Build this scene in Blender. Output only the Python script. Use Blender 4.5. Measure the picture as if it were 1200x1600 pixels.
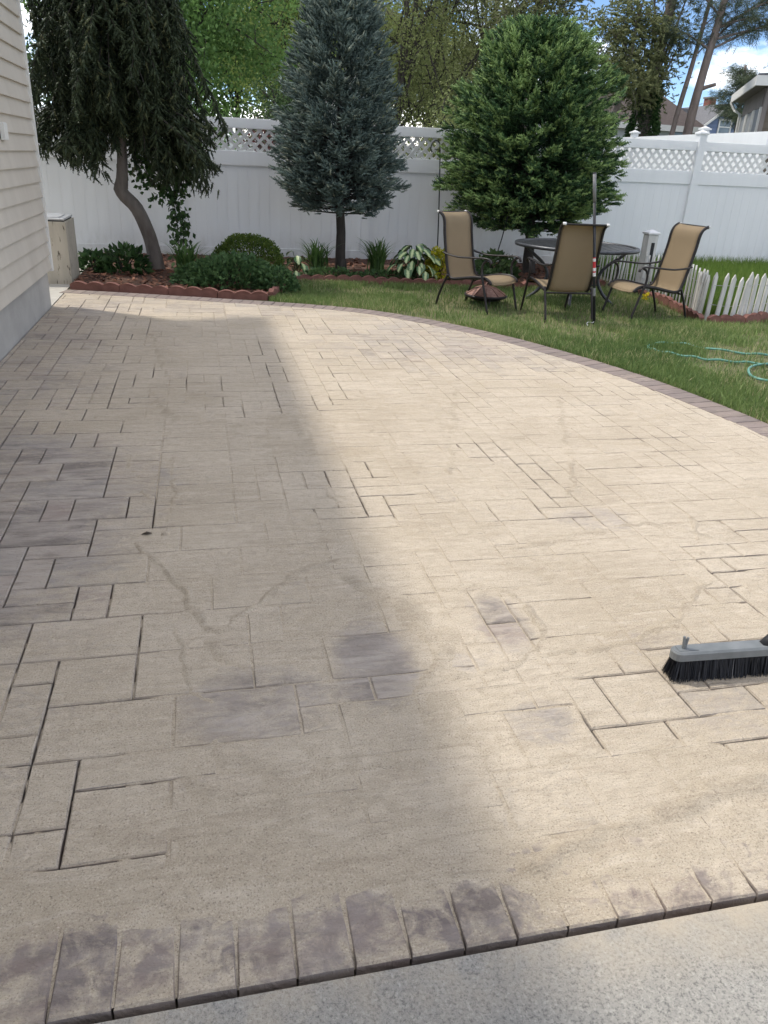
import bpy, math, random
import numpy as np
from mathutils import Vector, Matrix
R = math.radians
for o in list(bpy.data.objects): bpy.data.objects.remove(o)
scene = bpy.context.scene
col = scene.collection
rng = np.random.default_rng(7); random.seed(7)

# ------------------------------------------------------------------ camera
PITCH, ROLL, YAW, EYE = R(24.55), R(3.06), R(13.85), 1.42
cd = bpy.data.cameras.new('camera'); cam = bpy.data.objects.new('camera', cd); col.objects.link(cam)
fw = Vector((math.sin(YAW)*math.cos(PITCH), math.cos(YAW)*math.cos(PITCH), -math.sin(PITCH)))
rt0 = Vector((math.cos(YAW), -math.sin(YAW), 0)); up0 = rt0.cross(fw)
rt = rt0*math.cos(ROLL) + up0*math.sin(ROLL); up = up0*math.cos(ROLL) - rt0*math.sin(ROLL)
cam.matrix_world = Matrix(((rt.x, up.x, -fw.x, 0), (rt.y, up.y, -fw.y, 0), (rt.z, up.z, -fw.z, EYE), (0, 0, 0, 1)))
cd.sensor_fit = 'VERTICAL'; cd.sensor_height = 36; cd.lens = 36*1195/1600; cd.clip_end = 2000; cd.clip_start = .05
scene.camera = cam
scene.render.resolution_x = 768; scene.render.resolution_y = 1024

# ------------------------------------------------------------------ light
SUN_EL, SUN_AZ = R(57), R(33)          # azimuth measured from -X towards +Y
sdir = Vector((-math.cos(SUN_AZ)*math.cos(SUN_EL), math.sin(SUN_AZ)*math.cos(SUN_EL), math.sin(SUN_EL)))
sl = bpy.data.lights.new('sun', 'SUN'); sun = bpy.data.objects.new('sun', sl); col.objects.link(sun)
sl.energy = 2.05; sl.angle = R(3.4); sl.color = (1.0, .94, .83)
sun.rotation_euler = sdir.to_track_quat('Z', 'Y').to_euler(); sun.location = (-6, 4, 12)
w = bpy.data.worlds.new('World'); scene.world = w; w.use_nodes = True
nt = w.node_tree; nt.nodes.clear()
def N(t, k, **kw):
    n = t.nodes.new(k)
    for a, b in kw.items(): setattr(n, a, b)
    return n
out = N(nt, 'ShaderNodeOutputWorld'); bg = N(nt, 'ShaderNodeBackground'); sky = N(nt, 'ShaderNodeTexSky')
sky.sky_type = 'NISHITA'; sky.sun_disc = False; sky.sun_elevation = SUN_EL; sky.sun_rotation = math.atan2(sdir.x, sdir.y)
sky.air_density = 1.0; sky.dust_density = 0.0; sky.ozone_density = 4.0; sky.altitude = 3500
tc = N(nt, 'ShaderNodeTexCoord'); mp = N(nt, 'ShaderNodeMapping'); mp.inputs['Scale'].default_value = (1, 1, 2.6); mp.inputs['Location'].default_value = (8.7, -4.1, .3)
cn = N(nt, 'ShaderNodeTexNoise'); cn.inputs['Scale'].default_value = 3.4; cn.inputs['Detail'].default_value = 7; cn.inputs['Roughness'].default_value = .58
cr = N(nt, 'ShaderNodeValToRGB'); cr.color_ramp.elements[0].position = .47; cr.color_ramp.elements[1].position = .63
mx = N(nt, 'ShaderNodeMix', data_type='RGBA'); mx.inputs[7].default_value = (17, 16.4, 15.4, 1)
nt.links.new(tc.outputs['Generated'], mp.inputs[0]); nt.links.new(mp.outputs[0], cn.inputs['Vector'])
nt.links.new(cn.outputs['Fac'], cr.inputs[0]); nt.links.new(cr.outputs[0], mx.inputs[0])
nt.links.new(sky.outputs[0], mx.inputs[6]); nt.links.new(mx.outputs[2], bg.inputs[0]); nt.links.new(bg.outputs[0], out.inputs[0])
bg.inputs[1].default_value = .13
vs = scene.view_settings; vs.view_transform = 'Standard'; vs.look = 'None'; vs.exposure = .62; vs.gamma = 1; vs.use_curve_mapping = False

# ------------------------------------------------------------------ helpers
def tag(o, label=None, cat=None, group=None, kind=None):
    if label: o['label'] = label
    if cat: o['category'] = cat
    if group: o['group'] = group
    if kind: o['kind'] = kind
    return o
def empty(name, loc, rz=0, **kw):
    o = bpy.data.objects.new(name, None); col.objects.link(o); o.location = loc; o.rotation_euler = (0, 0, rz); o.empty_display_size = .1
    return tag(o, **kw)
def link(name, me, mat=None, parent=None, **kw):
    if mat and not me.materials: me.materials.append(mat)
    o = bpy.data.objects.new(name, me); col.objects.link(o)
    if parent: o.parent = parent
    return tag(o, **kw)
def np_mesh(name, V, Q, tint=None, smooth=False):
    """V (n,3), Q (m,k) uniform polygons"""
    V = np.asarray(V, np.float32); Q = np.asarray(Q, np.int32); m, k = Q.shape
    me = bpy.data.meshes.new(name); me.vertices.add(len(V)); me.vertices.foreach_set('co', V.ravel())
    me.loops.add(m*k); me.loops.foreach_set('vertex_index', Q.ravel())
    me.polygons.add(m); me.polygons.foreach_set('loop_start', np.arange(0, m*k, k, dtype=np.int32))
    me.update(calc_edges=True)
    if smooth: me.polygons.foreach_set('use_smooth', np.ones(m, bool))
    if tint is not None:
        a = me.attributes.new('tint', 'FLOAT', 'POINT'); a.data.foreach_set('value', np.asarray(tint, np.float32))
    me.validate(); return me
class MB:
    def __init__(s): s.v = []; s.f = []
    def add(s, V, F):
        b = len(s.v); s.v += [tuple(map(float, p)) for p in V]; s.f += [tuple(i+b for i in f) for f in F]; return s
    def box(s, x0, x1, y0, y1, z0, z1, bev=0):
        if bev <= 0:
            V = [(x, y, z) for z in (z0, z1) for x, y in ((x0, y0), (x1, y0), (x1, y1), (x0, y1))]
            return s.add(V, [(3, 2, 1, 0), (4, 5, 6, 7)] + [(i, (i+1) % 4, 4+(i+1) % 4, 4+i) for i in range(4)])
        b = bev; rings = [(z0, b), (z0+b, 0), (z1-b, 0), (z1, b)]; V = []
        for z, i in rings: V += [(x0+i, y0+i, z), (x1-i, y0+i, z), (x1-i, y1-i, z), (x0+i, y1-i, z)]
        F = [(3, 2, 1, 0), (12, 13, 14, 15)]
        for r in range(3): F += [(4*r+i, 4*r+(i+1) % 4, 4*r+4+(i+1) % 4, 4*r+4+i) for i in range(4)]
        return s.add(V, F)
    def prism(s, poly, axis, a0, a1):
        """poly 2D, extruded along axis 'x','y' or 'z'"""
        n = len(poly)
        def P(u, v, a): return {'x': (a, u, v), 'y': (u, a, v), 'z': (u, v, a)}[axis]
        V = [P(u, v, a0) for u, v in poly] + [P(u, v, a1) for u, v in poly]
        return s.add(V, [tuple(range(n-1, -1, -1)), tuple(range(n, 2*n))] + [(i, (i+1) % n, n+(i+1) % n, n+i) for i in range(n)])
    def tube(s, path, rad, n=8, caps=True, flat=None):
        path = [Vector(p) for p in path]; m = len(path)
        if not hasattr(rad, '__len__'): rad = [rad]*m
        V = []; ref = None
        for i, p in enumerate(path):
            t = (path[min(i+1, m-1)] - path[max(i-1, 0)]).normalized()
            if ref is None: ref = Vector((0, 0, 1)) if abs(t.z) < .9 else Vector((1, 0, 0))
            u = t.cross(ref); u = u.normalized() if u.length > 1e-6 else t.orthogonal().normalized()
            ww = u.cross(t); ref = ww
            for k in range(n):
                a = 2*math.pi*k/n; fx, fy = (1, 1) if not flat else flat
                V.append(p + u*math.cos(a)*rad[i]*fx + ww*math.sin(a)*rad[i]*fy)
        F = [(i*n+k, i*n+(k+1) % n, (i+1)*n+(k+1) % n, (i+1)*n+k) for i in range(m-1) for k in range(n)]
        if caps: F += [tuple(range(n-1, -1, -1)), tuple((m-1)*n+k for k in range(n))]
        return s.add(V, F)
    def lathe(s, prof, n=24, c=(0, 0)):
        V = [(c[0]+r*math.cos(2*math.pi*k/n), c[1]+r*math.sin(2*math.pi*k/n), z) for r, z in prof for k in range(n)]
        m = len(prof)
        F = [(i*n+k, i*n+(k+1) % n, (i+1)*n+(k+1) % n, (i+1)*n+k) for i in range(m-1) for k in range(n)]
        F += [tuple(range(n-1, -1, -1)), tuple((m-1)*n+k for k in range(n))]
        return s.add(V, F)
    def mesh(s, name, smooth=False, off=(0, 0, 0)):
        me = bpy.data.meshes.new(name)
        me.from_pydata([(x-off[0], y-off[1], z-off[2]) for x, y, z in s.v], [], s.f); me.update()
        if smooth: me.polygons.foreach_set('use_smooth', np.ones(len(me.polygons), bool))
        return me
    def build(s, name, mat, parent=None, smooth=False, world=False, **kw):
        off = tuple(parent.location) if (parent is not None and world) else (0, 0, 0)
        if parent is not None and world and parent.parent: off = tuple(Vector(off) + parent.parent.location)
        return link(name, s.mesh(name, smooth, off), mat, parent, **kw)
def crom(P, n=8):
    P = [np.array(p, float) for p in P]; P = [2*P[0]-P[1]] + P + [2*P[-1]-P[-2]]; o = []
    for i in range(1, len(P)-2):
        for t in np.linspace(0, 1, n, endpoint=False):
            a, b, c, d = P[i-1:i+3]
            o.append(.5*((2*b)+(c-a)*t+(2*a-5*b+4*c-d)*t*t+(3*b-a-3*c+d)*t**3))
    o.append(P[-2]); return np.array(o)
def resample(path, step):
    path = np.asarray(path, float); d = np.r_[0, np.cumsum(np.linalg.norm(np.diff(path, axis=0), axis=1))]
    n = max(1, int(round(d[-1]/step))); t = np.linspace(0, d[-1], n+1)
    return np.stack([np.interp(t, d, path[:, i]) for i in range(path.shape[1])], 1)
def inpoly(x, y, poly):
    x = np.asarray(x); y = np.asarray(y); r = np.zeros(x.shape, bool); n = len(poly)
    for i in range(n):
        x1, y1 = poly[i][:2]; x2, y2 = poly[(i+1) % n][:2]
        if y1 == y2: continue
        c = ((y1 > y) != (y2 > y)) & (x < (x2-x1)*(y-y1)/(y2-y1)+x1); r ^= c
    return r
def vnoise(x, y, seed=0):
    r = np.random.default_rng(seed).random((256, 256)); xi = np.floor(x).astype(int); yi = np.floor(y).astype(int)
    fx = x-xi; fy = y-yi; fx = fx*fx*(3-2*fx); fy = fy*fy*(3-2*fy)
    g = lambda i, j: r[i % 256, j % 256]
    return (g(xi, yi)*(1-fx)+g(xi+1, yi)*fx)*(1-fy)+(g(xi, yi+1)*(1-fx)+g(xi+1, yi+1)*fx)*fy
def fbm(x, y, seed=0, o=4):
    s = 0; a = .5
    for i in range(o): s = s+a*vnoise(x*2**i, y*2**i, seed+i); a *= .5
    return s/(1-.5**o)
def segdist(X, Y, x0, y0, x1, y1):
    dx, dy = x1-x0, y1-y0; L = dx*dx+dy*dy+1e-12
    t = np.clip(((X-x0)*dx+(Y-y0)*dy)/L, 0, 1)
    return np.hypot(X-x0-t*dx, Y-y0-t*dy), t

# ------------------------------------------------------------------ materials
def newmat(name):
    m = bpy.data.materials.new(name); m.use_nodes = True; t = m.node_tree; b = t.nodes['Principled BSDF']; return m, t, b
def mixc(t, fac, a, b, mode='MIX'):
    n = N(t, 'ShaderNodeMix', data_type='RGBA', blend_type=mode)
    for i, v in ((0, fac), (6, a), (7, b)):
        if hasattr(v, 'is_output') or isinstance(v, bpy.types.NodeSocket): t.links.new(v, n.inputs[i])
        elif i == 0: n.inputs[0].default_value = v
        else: n.inputs[i].default_value = (*v, 1) if len(v) == 3 else v
    return n.outputs[2]
def math_(t, op, a, b=None, c=None, clamp=False):
    n = N(t, 'ShaderNodeMath', operation=op, use_clamp=clamp)
    for i, v in enumerate((a, b, c)):
        if v is None: continue
        if isinstance(v, bpy.types.NodeSocket): t.links.new(v, n.inputs[i])
        else: n.inputs[i].default_value = v
    return n.outputs[0]
def ramp(t, src, p0, p1, c0=(0, 0, 0, 1), c1=(1, 1, 1, 1)):
    n = N(t, 'ShaderNodeValToRGB'); e = n.color_ramp.elements; e[0].position = p0; e[1].position = p1; e[0].color = c0; e[1].color = c1
    t.links.new(src, n.inputs[0]); return n.outputs[0]
def coords(t, kind='world', scale=None):
    if kind == 'world': s = N(t, 'ShaderNodeNewGeometry').outputs['Position']
    else: s = N(t, 'ShaderNodeTexCoord').outputs['Object']
    if scale:
        m = N(t, 'ShaderNodeMapping'); m.inputs['Scale'].default_value = scale; t.links.new(s, m.inputs[0]); s = m.outputs[0]
    return s
def noise(t, vec, scale, detail=4, rough=.55, dist=0):
    n = N(t, 'ShaderNodeTexNoise'); n.inputs['Scale'].default_value = scale; n.inputs['Detail'].default_value = detail
    n.inputs['Roughness'].default_value = rough; n.inputs['Distortion'].default_value = dist; t.links.new(vec, n.inputs['Vector']); return n.outputs['Fac']
def bump(t, b, h, strength, dist=.01):
    n = N(t, 'ShaderNodeBump'); n.inputs['Strength'].default_value = strength; n.inputs['Distance'].default_value = dist
    t.links.new(h, n.inputs['Height']); t.links.new(n.outputs[0], b.inputs['Normal'])
def simple(name, c1, c2, scale=8, rough=.6, bs=0, bscale=60, bdist=.005, metal=0, stretch=None, kind='world', spec=.4, detail=5):
    m, t, b = newmat(name); v = coords(t, kind, stretch)
    f = ramp(t, noise(t, v, scale, detail), .3, .7)
    t.links.new(mixc(t, f, c1, c2), b.inputs['Base Color'])
    b.inputs['Roughness'].default_value = rough; b.inputs['Metallic'].default_value = metal; b.inputs['Specular IOR Level'].default_value = spec
    if bs: bump(t, b, noise(t, v, bscale, 4), bs, bdist)
    return m
def foliage(name, c1, c2, c3=None, trans=.25, rough=.55):
    """colour goes c1..c2 with the per-leaf tint (0..1); tint > 1 marks young tips (c3)"""
    m, t, b = newmat(name)
    a = N(t, 'ShaderNodeAttribute', attribute_name='tint').outputs['Fac']
    c = mixc(t, math_(t, 'MINIMUM', a, 1.0), c1, c2)
    if c3: c = mixc(t, math_(t, 'SUBTRACT', a, 1.0, clamp=True), c, c3)
    t.links.new(c, b.inputs['Base Color']); b.inputs['Roughness'].default_value = rough; b.inputs['Specular IOR Level'].default_value = .25
    if trans:
        tr = N(t, 'ShaderNodeBsdfTranslucent'); t.links.new(c, tr.inputs[0]); ms = N(t, 'ShaderNodeMixShader'); ms.inputs[0].default_value = trans
        t.links.new(b.outputs[0], ms.inputs[1]); t.links.new(tr.outputs[0], ms.inputs[2]); t.links.new(ms.outputs[0], t.nodes['Material Output'].inputs[0])
    return m

SAND1, SAND2 = (.475, .405, .312), (.565, .49, .392)
def sand_colour(t, v):
    big = ramp(t, noise(t, v, 1.7, 4), .35, .65); fine = noise(t, v, 210, 2, .75); mid = noise(t, v, 26, 5, .6)
    c = mixc(t, big, SAND1, SAND2)
    sw = noise(t, coords(t, 'world', (1.6, 9, 3)), 2.6, 6, .62, 1.4)                     # sweep marks of the broom
    c = mixc(t, math_(t, 'MULTIPLY', ramp(t, sw, .5, .68), .45), c, (.35, .285, .215))
    c = mixc(t, math_(t, 'MULTIPLY', ramp(t, sw, .34, .44, (1, 1, 1, 1), (0, 0, 0, 1)), .5), c, (.62, .545, .45))
    c = mixc(t, math_(t, 'MULTIPLY', ramp(t, mid, .42, .7), .5), c, (.40, .335, .255))
    sp = ramp(t, fine, .56, .70)
    c = mixc(t, math_(t, 'MULTIPLY', sp, .75), c, (.16, .13, .105))
    li = ramp(t, fine, .30, .42, (1, 1, 1, 1), (0, 0, 0, 1))
    return mixc(t, math_(t, 'MULTIPLY', li, .55), c, (.74, .66, .55)), fine, math_(t, 'ADD', mid, math_(t, 'MULTIPLY', sw, 1.6))
def make_sand():
    m, t, b = newmat('joint_sand'); v = coords(t); c, fine, mid = sand_colour(t, v)
    at = N(t, 'ShaderNodeAttribute', attribute_name='tint').outputs['Fac']                # swept ridges painted darker, for coarse dark grains and for their shaded side
    gr = ramp(t, noise(t, v, 150, 3, .8), .40, .60)
    c = mixc(t, math_(t, 'MULTIPLY', math_(t, 'MULTIPLY', at, math_(t, 'ADD', .25, math_(t, 'MULTIPLY', gr, .75))), .42), c, (.20, .17, .135))
    t.links.new(c, b.inputs['Base Color']); b.inputs['Roughness'].default_value = .95; b.inputs['Specular IOR Level'].default_value = .15
    h = math_(t, 'ADD', math_(t, 'MULTIPLY', fine, .7), mid); bump(t, b, h, .85, .008); return m
# places where the pavers were swept cleaner: centre, radii, strength
CLEAN = [(-1.05, 3.25, .85, 1.05, .85), (-1.25, 6.3, .65, 2.2, .45), (.47, 1.92, .13, .27, .8), (.95, 2.08, .11, .21, .75), (.78, 1.88, .1, .07, .5),
         (.12, 1.78, .24, .2, .55), (.88, 1.57, .12, .12, .55), (1.68, 2.84, .2, .13, .6), (2.3, 6.6, 1.6, 1.2, .5), (.2, 8.2, 1.6, .7, .45),
         (1.45, 1.72, .35, .28, .35), (.5, 1.0, .12, .1, .85), (-.3, 1.05, .35, .08, .55), (.18, 1.03, .2, .1, .5), (-.8, 2.3, .5, .8, .3), (1.0, .98, .25, .05, .4)]
def make_paver(name='paver_stone', base=None, cov0=.60, light=(.43, .38, .34), patchy=.5):
    m, t, b = newmat(name); v = coords(t)
    rnd = math_(t, 'FRACT', math_(t, 'ADD', N(t, 'ShaderNodeObjectInfo').outputs['Random'], N(t, 'ShaderNodeAttribute', attribute_name='tint').outputs['Fac']))
    n = N(t, 'ShaderNodeValToRGB'); n.color_ramp.interpolation = 'CONSTANT'; e = n.color_ramp.elements
    pal = base or [(0, (.205, .18, .165)), (.16, (.27, .235, .21)), (.3, (.33, .285, .25)), (.44, (.235, .21, .20)), (.56, (.38, .33, .285)), (.68, (.30, .245, .22)), (.8, (.29, .265, .245)), (.9, (.42, .365, .31))]
    for i, (p, c) in enumerate(pal):
        el = e[i] if i < 2 else e.new(p); el.position = p; el.color = (*c, 1)
    t.links.new(rnd, n.inputs[0])
    st = coords(t, 'world', (2.2, 9, 4))
    blend = ramp(t, noise(t, st, 1.6, 5, .6, .6), .38, .66)
    c = mixc(t, blend, n.outputs[0], light); c = mixc(t, math_(t, 'MULTIPLY', ramp(t, noise(t, st, 2.7, 5, .65), .52, .68), .6), c, (.165, .145, .13))
    sc, fine, mid = sand_colour(t, v)
    # dust cover
    sep = N(t, 'ShaderNodeSeparateXYZ'); t.links.new(v, sep.inputs[0])
    cov = math_(t, 'ADD', cov0, math_(t, 'MULTIPLY', noise(t, v, 3.2, 6, .62, .5), .75))
    cov = math_(t, 'ADD', cov, math_(t, 'MULTIPLY', math_(t, 'SUBTRACT', math_(t, 'FRACT', math_(t, 'MULTIPLY', rnd, 7.31)), .5), .28))
    for cx, cy, rx, ry, s in CLEAN:
        a = math_(t, 'POWER', math_(t, 'DIVIDE', math_(t, 'SUBTRACT', sep.outputs[0], cx), rx), 2.0)
        q = math_(t, 'POWER', math_(t, 'DIVIDE', math_(t, 'SUBTRACT', sep.outputs[1], cy), ry), 2.0)
        k = math_(t, 'SUBTRACT', 1.35, math_(t, 'ADD', a, q), clamp=True)
        cov = math_(t, 'SUBTRACT', cov, math_(t, 'MULTIPLY', k, s*.9))
    cov = math_(t, 'ADD', cov, math_(t, 'MULTIPLY', math_(t, 'SUBTRACT', noise(t, v, 60, 4, .7), .5), .5))
    cov = math_(t, 'ADD', cov, math_(t, 'MULTIPLY', math_(t, 'SUBTRACT', noise(t, v, 13, 5, .65, 1.0), .5), patchy))
    emb = noise(t, coords(t, 'world', (3, 6, 3)), 4.2, 6, .6, 1.2)
    cov = math_(t, 'ADD', cov, math_(t, 'MULTIPLY', math_(t, 'SUBTRACT', .5, emb), 1.1))
    covr = ramp(t, cov, .18, .80, (.08, .08, .08, 1), (.94, .94, .94, 1))
    nz = N(t, 'ShaderNodeSeparateXYZ'); t.links.new(N(t, 'ShaderNodeNewGeometry').outputs['True Normal'], nz.inputs[0])
    covr = math_(t, 'MULTIPLY', covr, ramp(t, nz.outputs[2], .3, .8))             # no dust lies on upright sides
    t.links.new(mixc(t, covr, c, sc), b.inputs['Base Color']); b.inputs['Roughness'].default_value = .85; b.inputs['Specular IOR Level'].default_value = .25
    rip = noise(t, coords(t, 'world', (7, 16, 6)), 3.0, 5, .6, 1.6)
    h = math_(t, 'ADD', math_(t, 'ADD', math_(t, 'MULTIPLY', emb, 2.2), math_(t, 'MULTIPLY', rip, 1.1)), math_(t, 'ADD', math_(t, 'MULTIPLY', mid, .35), math_(t, 'MULTIPLY', fine, .18)))
    bump(t, b, h, .75, .007); return m
M = {}
M['sand'] = make_sand(); M['paver'] = make_paver()
BP = [(0, (.20, .165, .152)), (.3, (.235, .188, .172)), (.55, (.185, .155, .15)), (.8, (.25, .203, .183))]
M['border'] = make_paver('border_stone', BP, -.28, (.25, .205, .195)); M['nearborder'] = make_paver('near_border_stone', BP, .52, (.31, .27, .25), 2.6)
M['bedding'] = simple('bedding_dark_sand', (.06, .05, .04), (.11, .09, .07), 30, .95)
def make_concrete():
    m, t, b = newmat('broom_concrete'); v = coords(t)
    c = mixc(t, ramp(t, noise(t, v, 2.2, 6, .7, .6), .3, .72), (.285, .275, .255), (.40, .385, .355))
    c = mixc(t, math_(t, 'MULTIPLY', ramp(t, noise(t, v, 130, 4, .8), .49, .62), .8), c, (.12, .122, .12))
    c = mixc(t, math_(t, 'MULTIPLY', ramp(t, noise(t, v, 110, 4, .75), .52, .66), .55), c, (.52, .50, .46))
    sy = N(t, 'ShaderNodeSeparateXYZ'); t.links.new(v, sy.inputs[0])
    near = math_(t, 'SUBTRACT', 1.0, math_(t, 'DIVIDE', math_(t, 'SUBTRACT', .944, sy.outputs[1]), .16), clamp=True)
    k = math_(t, 'MULTIPLY', near, math_(t, 'ADD', ramp(t, noise(t, v, 9, 5, .65), .35, .7), math_(t, 'MULTIPLY', math_(t, 'SUBTRACT', sy.outputs[0], .4, clamp=True), .8)))
    c = mixc(t, math_(t, 'MULTIPLY', k, .75, clamp=True), c, (.48, .415, .325))
    t.links.new(c, b.inputs['Base Color']); b.inputs['Roughness'].default_value = .95; b.inputs['Specular IOR Level'].default_value = .15
    bump(t, b, math_(t, 'ADD', noise(t, v, 190, 3, .7), noise(t, v, 45, 3)), .8, .004); return m
M['concrete'] = make_concrete()
M['foundation'] = simple('painted_foundation', (.33, .32, .305), (.45, .44, .42), 2.4, .9, .6, 26, .008)
M['pad'] = simple('pad_concrete', (.42, .40, .36), (.5, .48, .43), 6, .9, .3, 80)
M['siding'] = simple('cream_vinyl_siding', (.49, .445, .385), (.575, .53, .465), 1.6, .5, .2, 14, .004, stretch=(1, 2.2, .5))
M['trim'] = simple('white_trim', (.66, .65, .62), (.72, .71, .68), 4, .5)
M['shingle'] = simple('asphalt_shingle', (.12, .11, .10), (.2, .18, .17), 30, .95, .5, 90)
def make_vinyl():
    m, t, b = newmat('white_vinyl'); v = coords(t); st = coords(t, 'world', (5, 5, .5)); sep = N(t, 'ShaderNodeSeparateXYZ'); t.links.new(v, sep.inputs[0])
    c = mixc(t, ramp(t, noise(t, st, 1.4, 5, .6), .35, .7), (.90, .91, .92), (.86, .87, .88))
    dirt = math_(t, 'MULTIPLY', math_(t, 'SUBTRACT', 1.0, math_(t, 'DIVIDE', sep.outputs[2], .42), clamp=True), ramp(t, noise(t, coords(t, 'world', (6, 6, 2)), 1.8, 5, .65), .4, .7))
    c = mixc(t, math_(t, 'MULTIPLY', dirt, .45), c, (.42, .40, .34)); t.links.new(c, b.inputs['Base Color']); b.inputs['Roughness'].default_value = .4
    tr = N(t, 'ShaderNodeBsdfTranslucent'); t.links.new(c, tr.inputs[0]); ms = N(t, 'ShaderNodeMixShader'); ms.inputs[0].default_value = .28
    bump(t, b, noise(t, coords(t, 'world', (2.5, 2.5, .3)), 2.2, 3), .12, .01)
    t.links.new(b.outputs[0], ms.inputs[1]); t.links.new(tr.outputs[0], ms.inputs[2]); t.links.new(ms.outputs[0], t.nodes['Material Output'].inputs[0]); return m
M['vinyl'] = make_vinyl()
M['lattice'] = simple('white_lattice_vinyl', (.66, .66, .65), (.74, .74, .73), 4, .5)
M['terracotta'] = simple('red_concrete_edging', (.15, .068, .055), (.235, .11, .09), 9, .9, .5, 70)
M['soil'] = simple('mulched_soil', (.07, .04, .028), (.13, .07, .05), 18, .95, .8, 50, .02)
M['mulch'] = foliage('red_mulch_chip', (.10, .042, .026), (.26, .13, .085), None, 0, .9)
M['lawn_soil'] = simple('lawn_thatch', (.075, .09, .035), (.18, .165, .085), 5, .95, .6, 60, .01)
M['grass'] = foliage('lawn_grass_blade', (.105, .175, .055), (.26, .345, .12), (.48, .44, .25), .35)
M['tallgrass'] = foliage('tall_grass_blade', (.09, .17, .03), (.20, .29, .06), None, .35)
M['ground'] = simple('distant_ground', (.05, .07, .025), (.09, .10, .04), .5, .95)
M['bark'] = simple('grey_brown_bark', (.10, .082, .07), (.19, .165, .145), 9, .95, .9, 28, .02, stretch=(1, 1, .35))
M['bark_dark'] = simple('dark_bark', (.03, .027, .024), (.07, .06, .052), 12, .95, .9, 30, .02, stretch=(1, 1, .3))
M['bark_pine'] = simple('pine_bark', (.16, .125, .11), (.27, .225, .205), 7, .95, .9, 24, .02, stretch=(1, 1, .3))
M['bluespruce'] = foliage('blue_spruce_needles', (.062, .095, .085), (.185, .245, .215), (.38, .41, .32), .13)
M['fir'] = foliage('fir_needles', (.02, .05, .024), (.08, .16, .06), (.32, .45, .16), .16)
M['weep'] = foliage('weeping_spruce_needles', (.022, .034, .018), (.062, .082, .038), (.15, .15, .07), .12)
M['maple'] = foliage('maple_leaves', (.08, .16, .045), (.20, .33, .10), None, .45)
M['yellowleaf'] = foliage('young_yellow_green_leaves', (.17, .24, .06), (.34, .42, .13), None, .45)
M['olive'] = foliage('olive_spring_leaves', (.12, .155, .055), (.28, .31, .125), None, .42)
M['pine'] = foliage('pine_needles', (.06, .09, .06), (.16, .19, .11), None, .3)
M['hemlock'] = foliage('hemlock_needles', (.14, .165, .07), (.29, .31, .14), None, .35)
M['darkgreen'] = foliage('dark_hedge_leaves', (.03, .065, .026), (.085, .135, .05), None, .25)
M['maroon'] = foliage('maroon_leaves', (.06, .018, .02), (.15, .05, .05), None, .3)
M['boxwood'] = foliage('boxwood_leaves', (.045, .085, .018), (.16, .22, .04), (.30, .32, .07), .25)
M['leafy'] = foliage('leafy_ground_cover', (.05, .105, .04), (.13, .22, .08), None, .3)
M['ivy'] = foliage('ivy_leaves', (.022, .055, .018), (.07, .13, .04), None, .25)
M['lily'] = foliage('daylily_blades', (.055, .12, .035), (.15, .25, .075), None, .3)
M['yellow'] = foliage('golden_euonymus_leaves', (.20, .26, .02), (.75, .62, .04), None, .3)
M['hosta'] = None
M['frame'] = simple('dark_bronze_frame', (.018, .016, .016), (.035, .03, .03), 20, .4, metal=.3)
M['tablemetal'] = simple('cast_aluminium_table', (.045, .048, .055), (.09, .095, .105), 25, .38, metal=.5)
def make_sling():
    m, t, b = newmat('woven_sling'); v = coords(t, 'object')
    wv = N(t, 'ShaderNodeTexWave', wave_type='BANDS', bands_direction='Y'); wv.inputs['Scale'].default_value = 60; t.links.new(v, wv.inputs[0])
    c = mixc(t, wv.outputs['Fac'], (.29, .215, .125), (.40, .31, .195)); c = mixc(t, math_(t, 'MULTIPLY', noise(t, v, 5, 3), .5), c, (.23, .17, .105))
    sz = N(t, 'ShaderNodeSeparateXYZ'); t.links.new(v, sz.inputs[0])
    hem = math_(t, 'GREATER_THAN', math_(t, 'ABSOLUTE', sz.outputs[1]), .212); c = mixc(t, math_(t, 'MULTIPLY', hem, .5), c, (.16, .12, .075))
    t.links.new(c, b.inputs['Base Color']); b.inputs['Roughness'].default_value = .75
    tr = N(t, 'ShaderNodeBsdfTranslucent'); t.links.new(c, tr.inputs[0]); ms = N(t, 'ShaderNodeMixShader'); ms.inputs[0].default_value = .3
    t.links.new(b.outputs[0], ms.inputs[1]); t.links.new(tr.outputs[0], ms.inputs[2]); t.links.new(ms.outputs[0], t.nodes['Material Output'].inputs[0]); return m
M['sling'] = make_sling()
M['capwhite'] = simple('white_plastic_cap', (.7, .7, .7), (.78, .78, .78), 10, .4)
M['copper'] = simple('copper_panel', (.22, .11, .085), (.36, .22, .18), 30, .5, metal=.35)
M['hose'] = simple('teal_hose', (.09, .24, .20), (.14, .33, .275), 8, .45)
M['blackpole'] = simple('black_painted_pole', (.015, .016, .02), (.03, .032, .038), 15, .4)
M['greypole'] = simple('grey_pole_sleeve', (.16, .165, .17), (.25, .25, .25), 15, .5)
M['redlabel'] = simple('red_sticker', (.50, .03, .04), (.58, .05, .06), 30, .5)
M['whitelabel'] = simple('white_sticker', (.7, .68, .68), (.78, .76, .76), 30, .5)
M['broomblock'] = simple('grey_plastic_broom_block', (.14, .155, .165), (.21, .225, .235), 14, .55, .2, 120, .001)
M['bristle'] = foliage('navy_black_bristles', (.010, .012, .018), (.05, .055, .068), (.16, .16, .17), 0, .5)
M['picket'] = simple('weathered_white_picket', (.46, .45, .42), (.70, .69, .66), 14, .8, .4, 60, .003, stretch=(1, 1, .2))
M['wire'] = simple('galvanised_wire', (.35, .35, .35), (.5, .5, .5), 20, .4, metal=.8)
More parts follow.
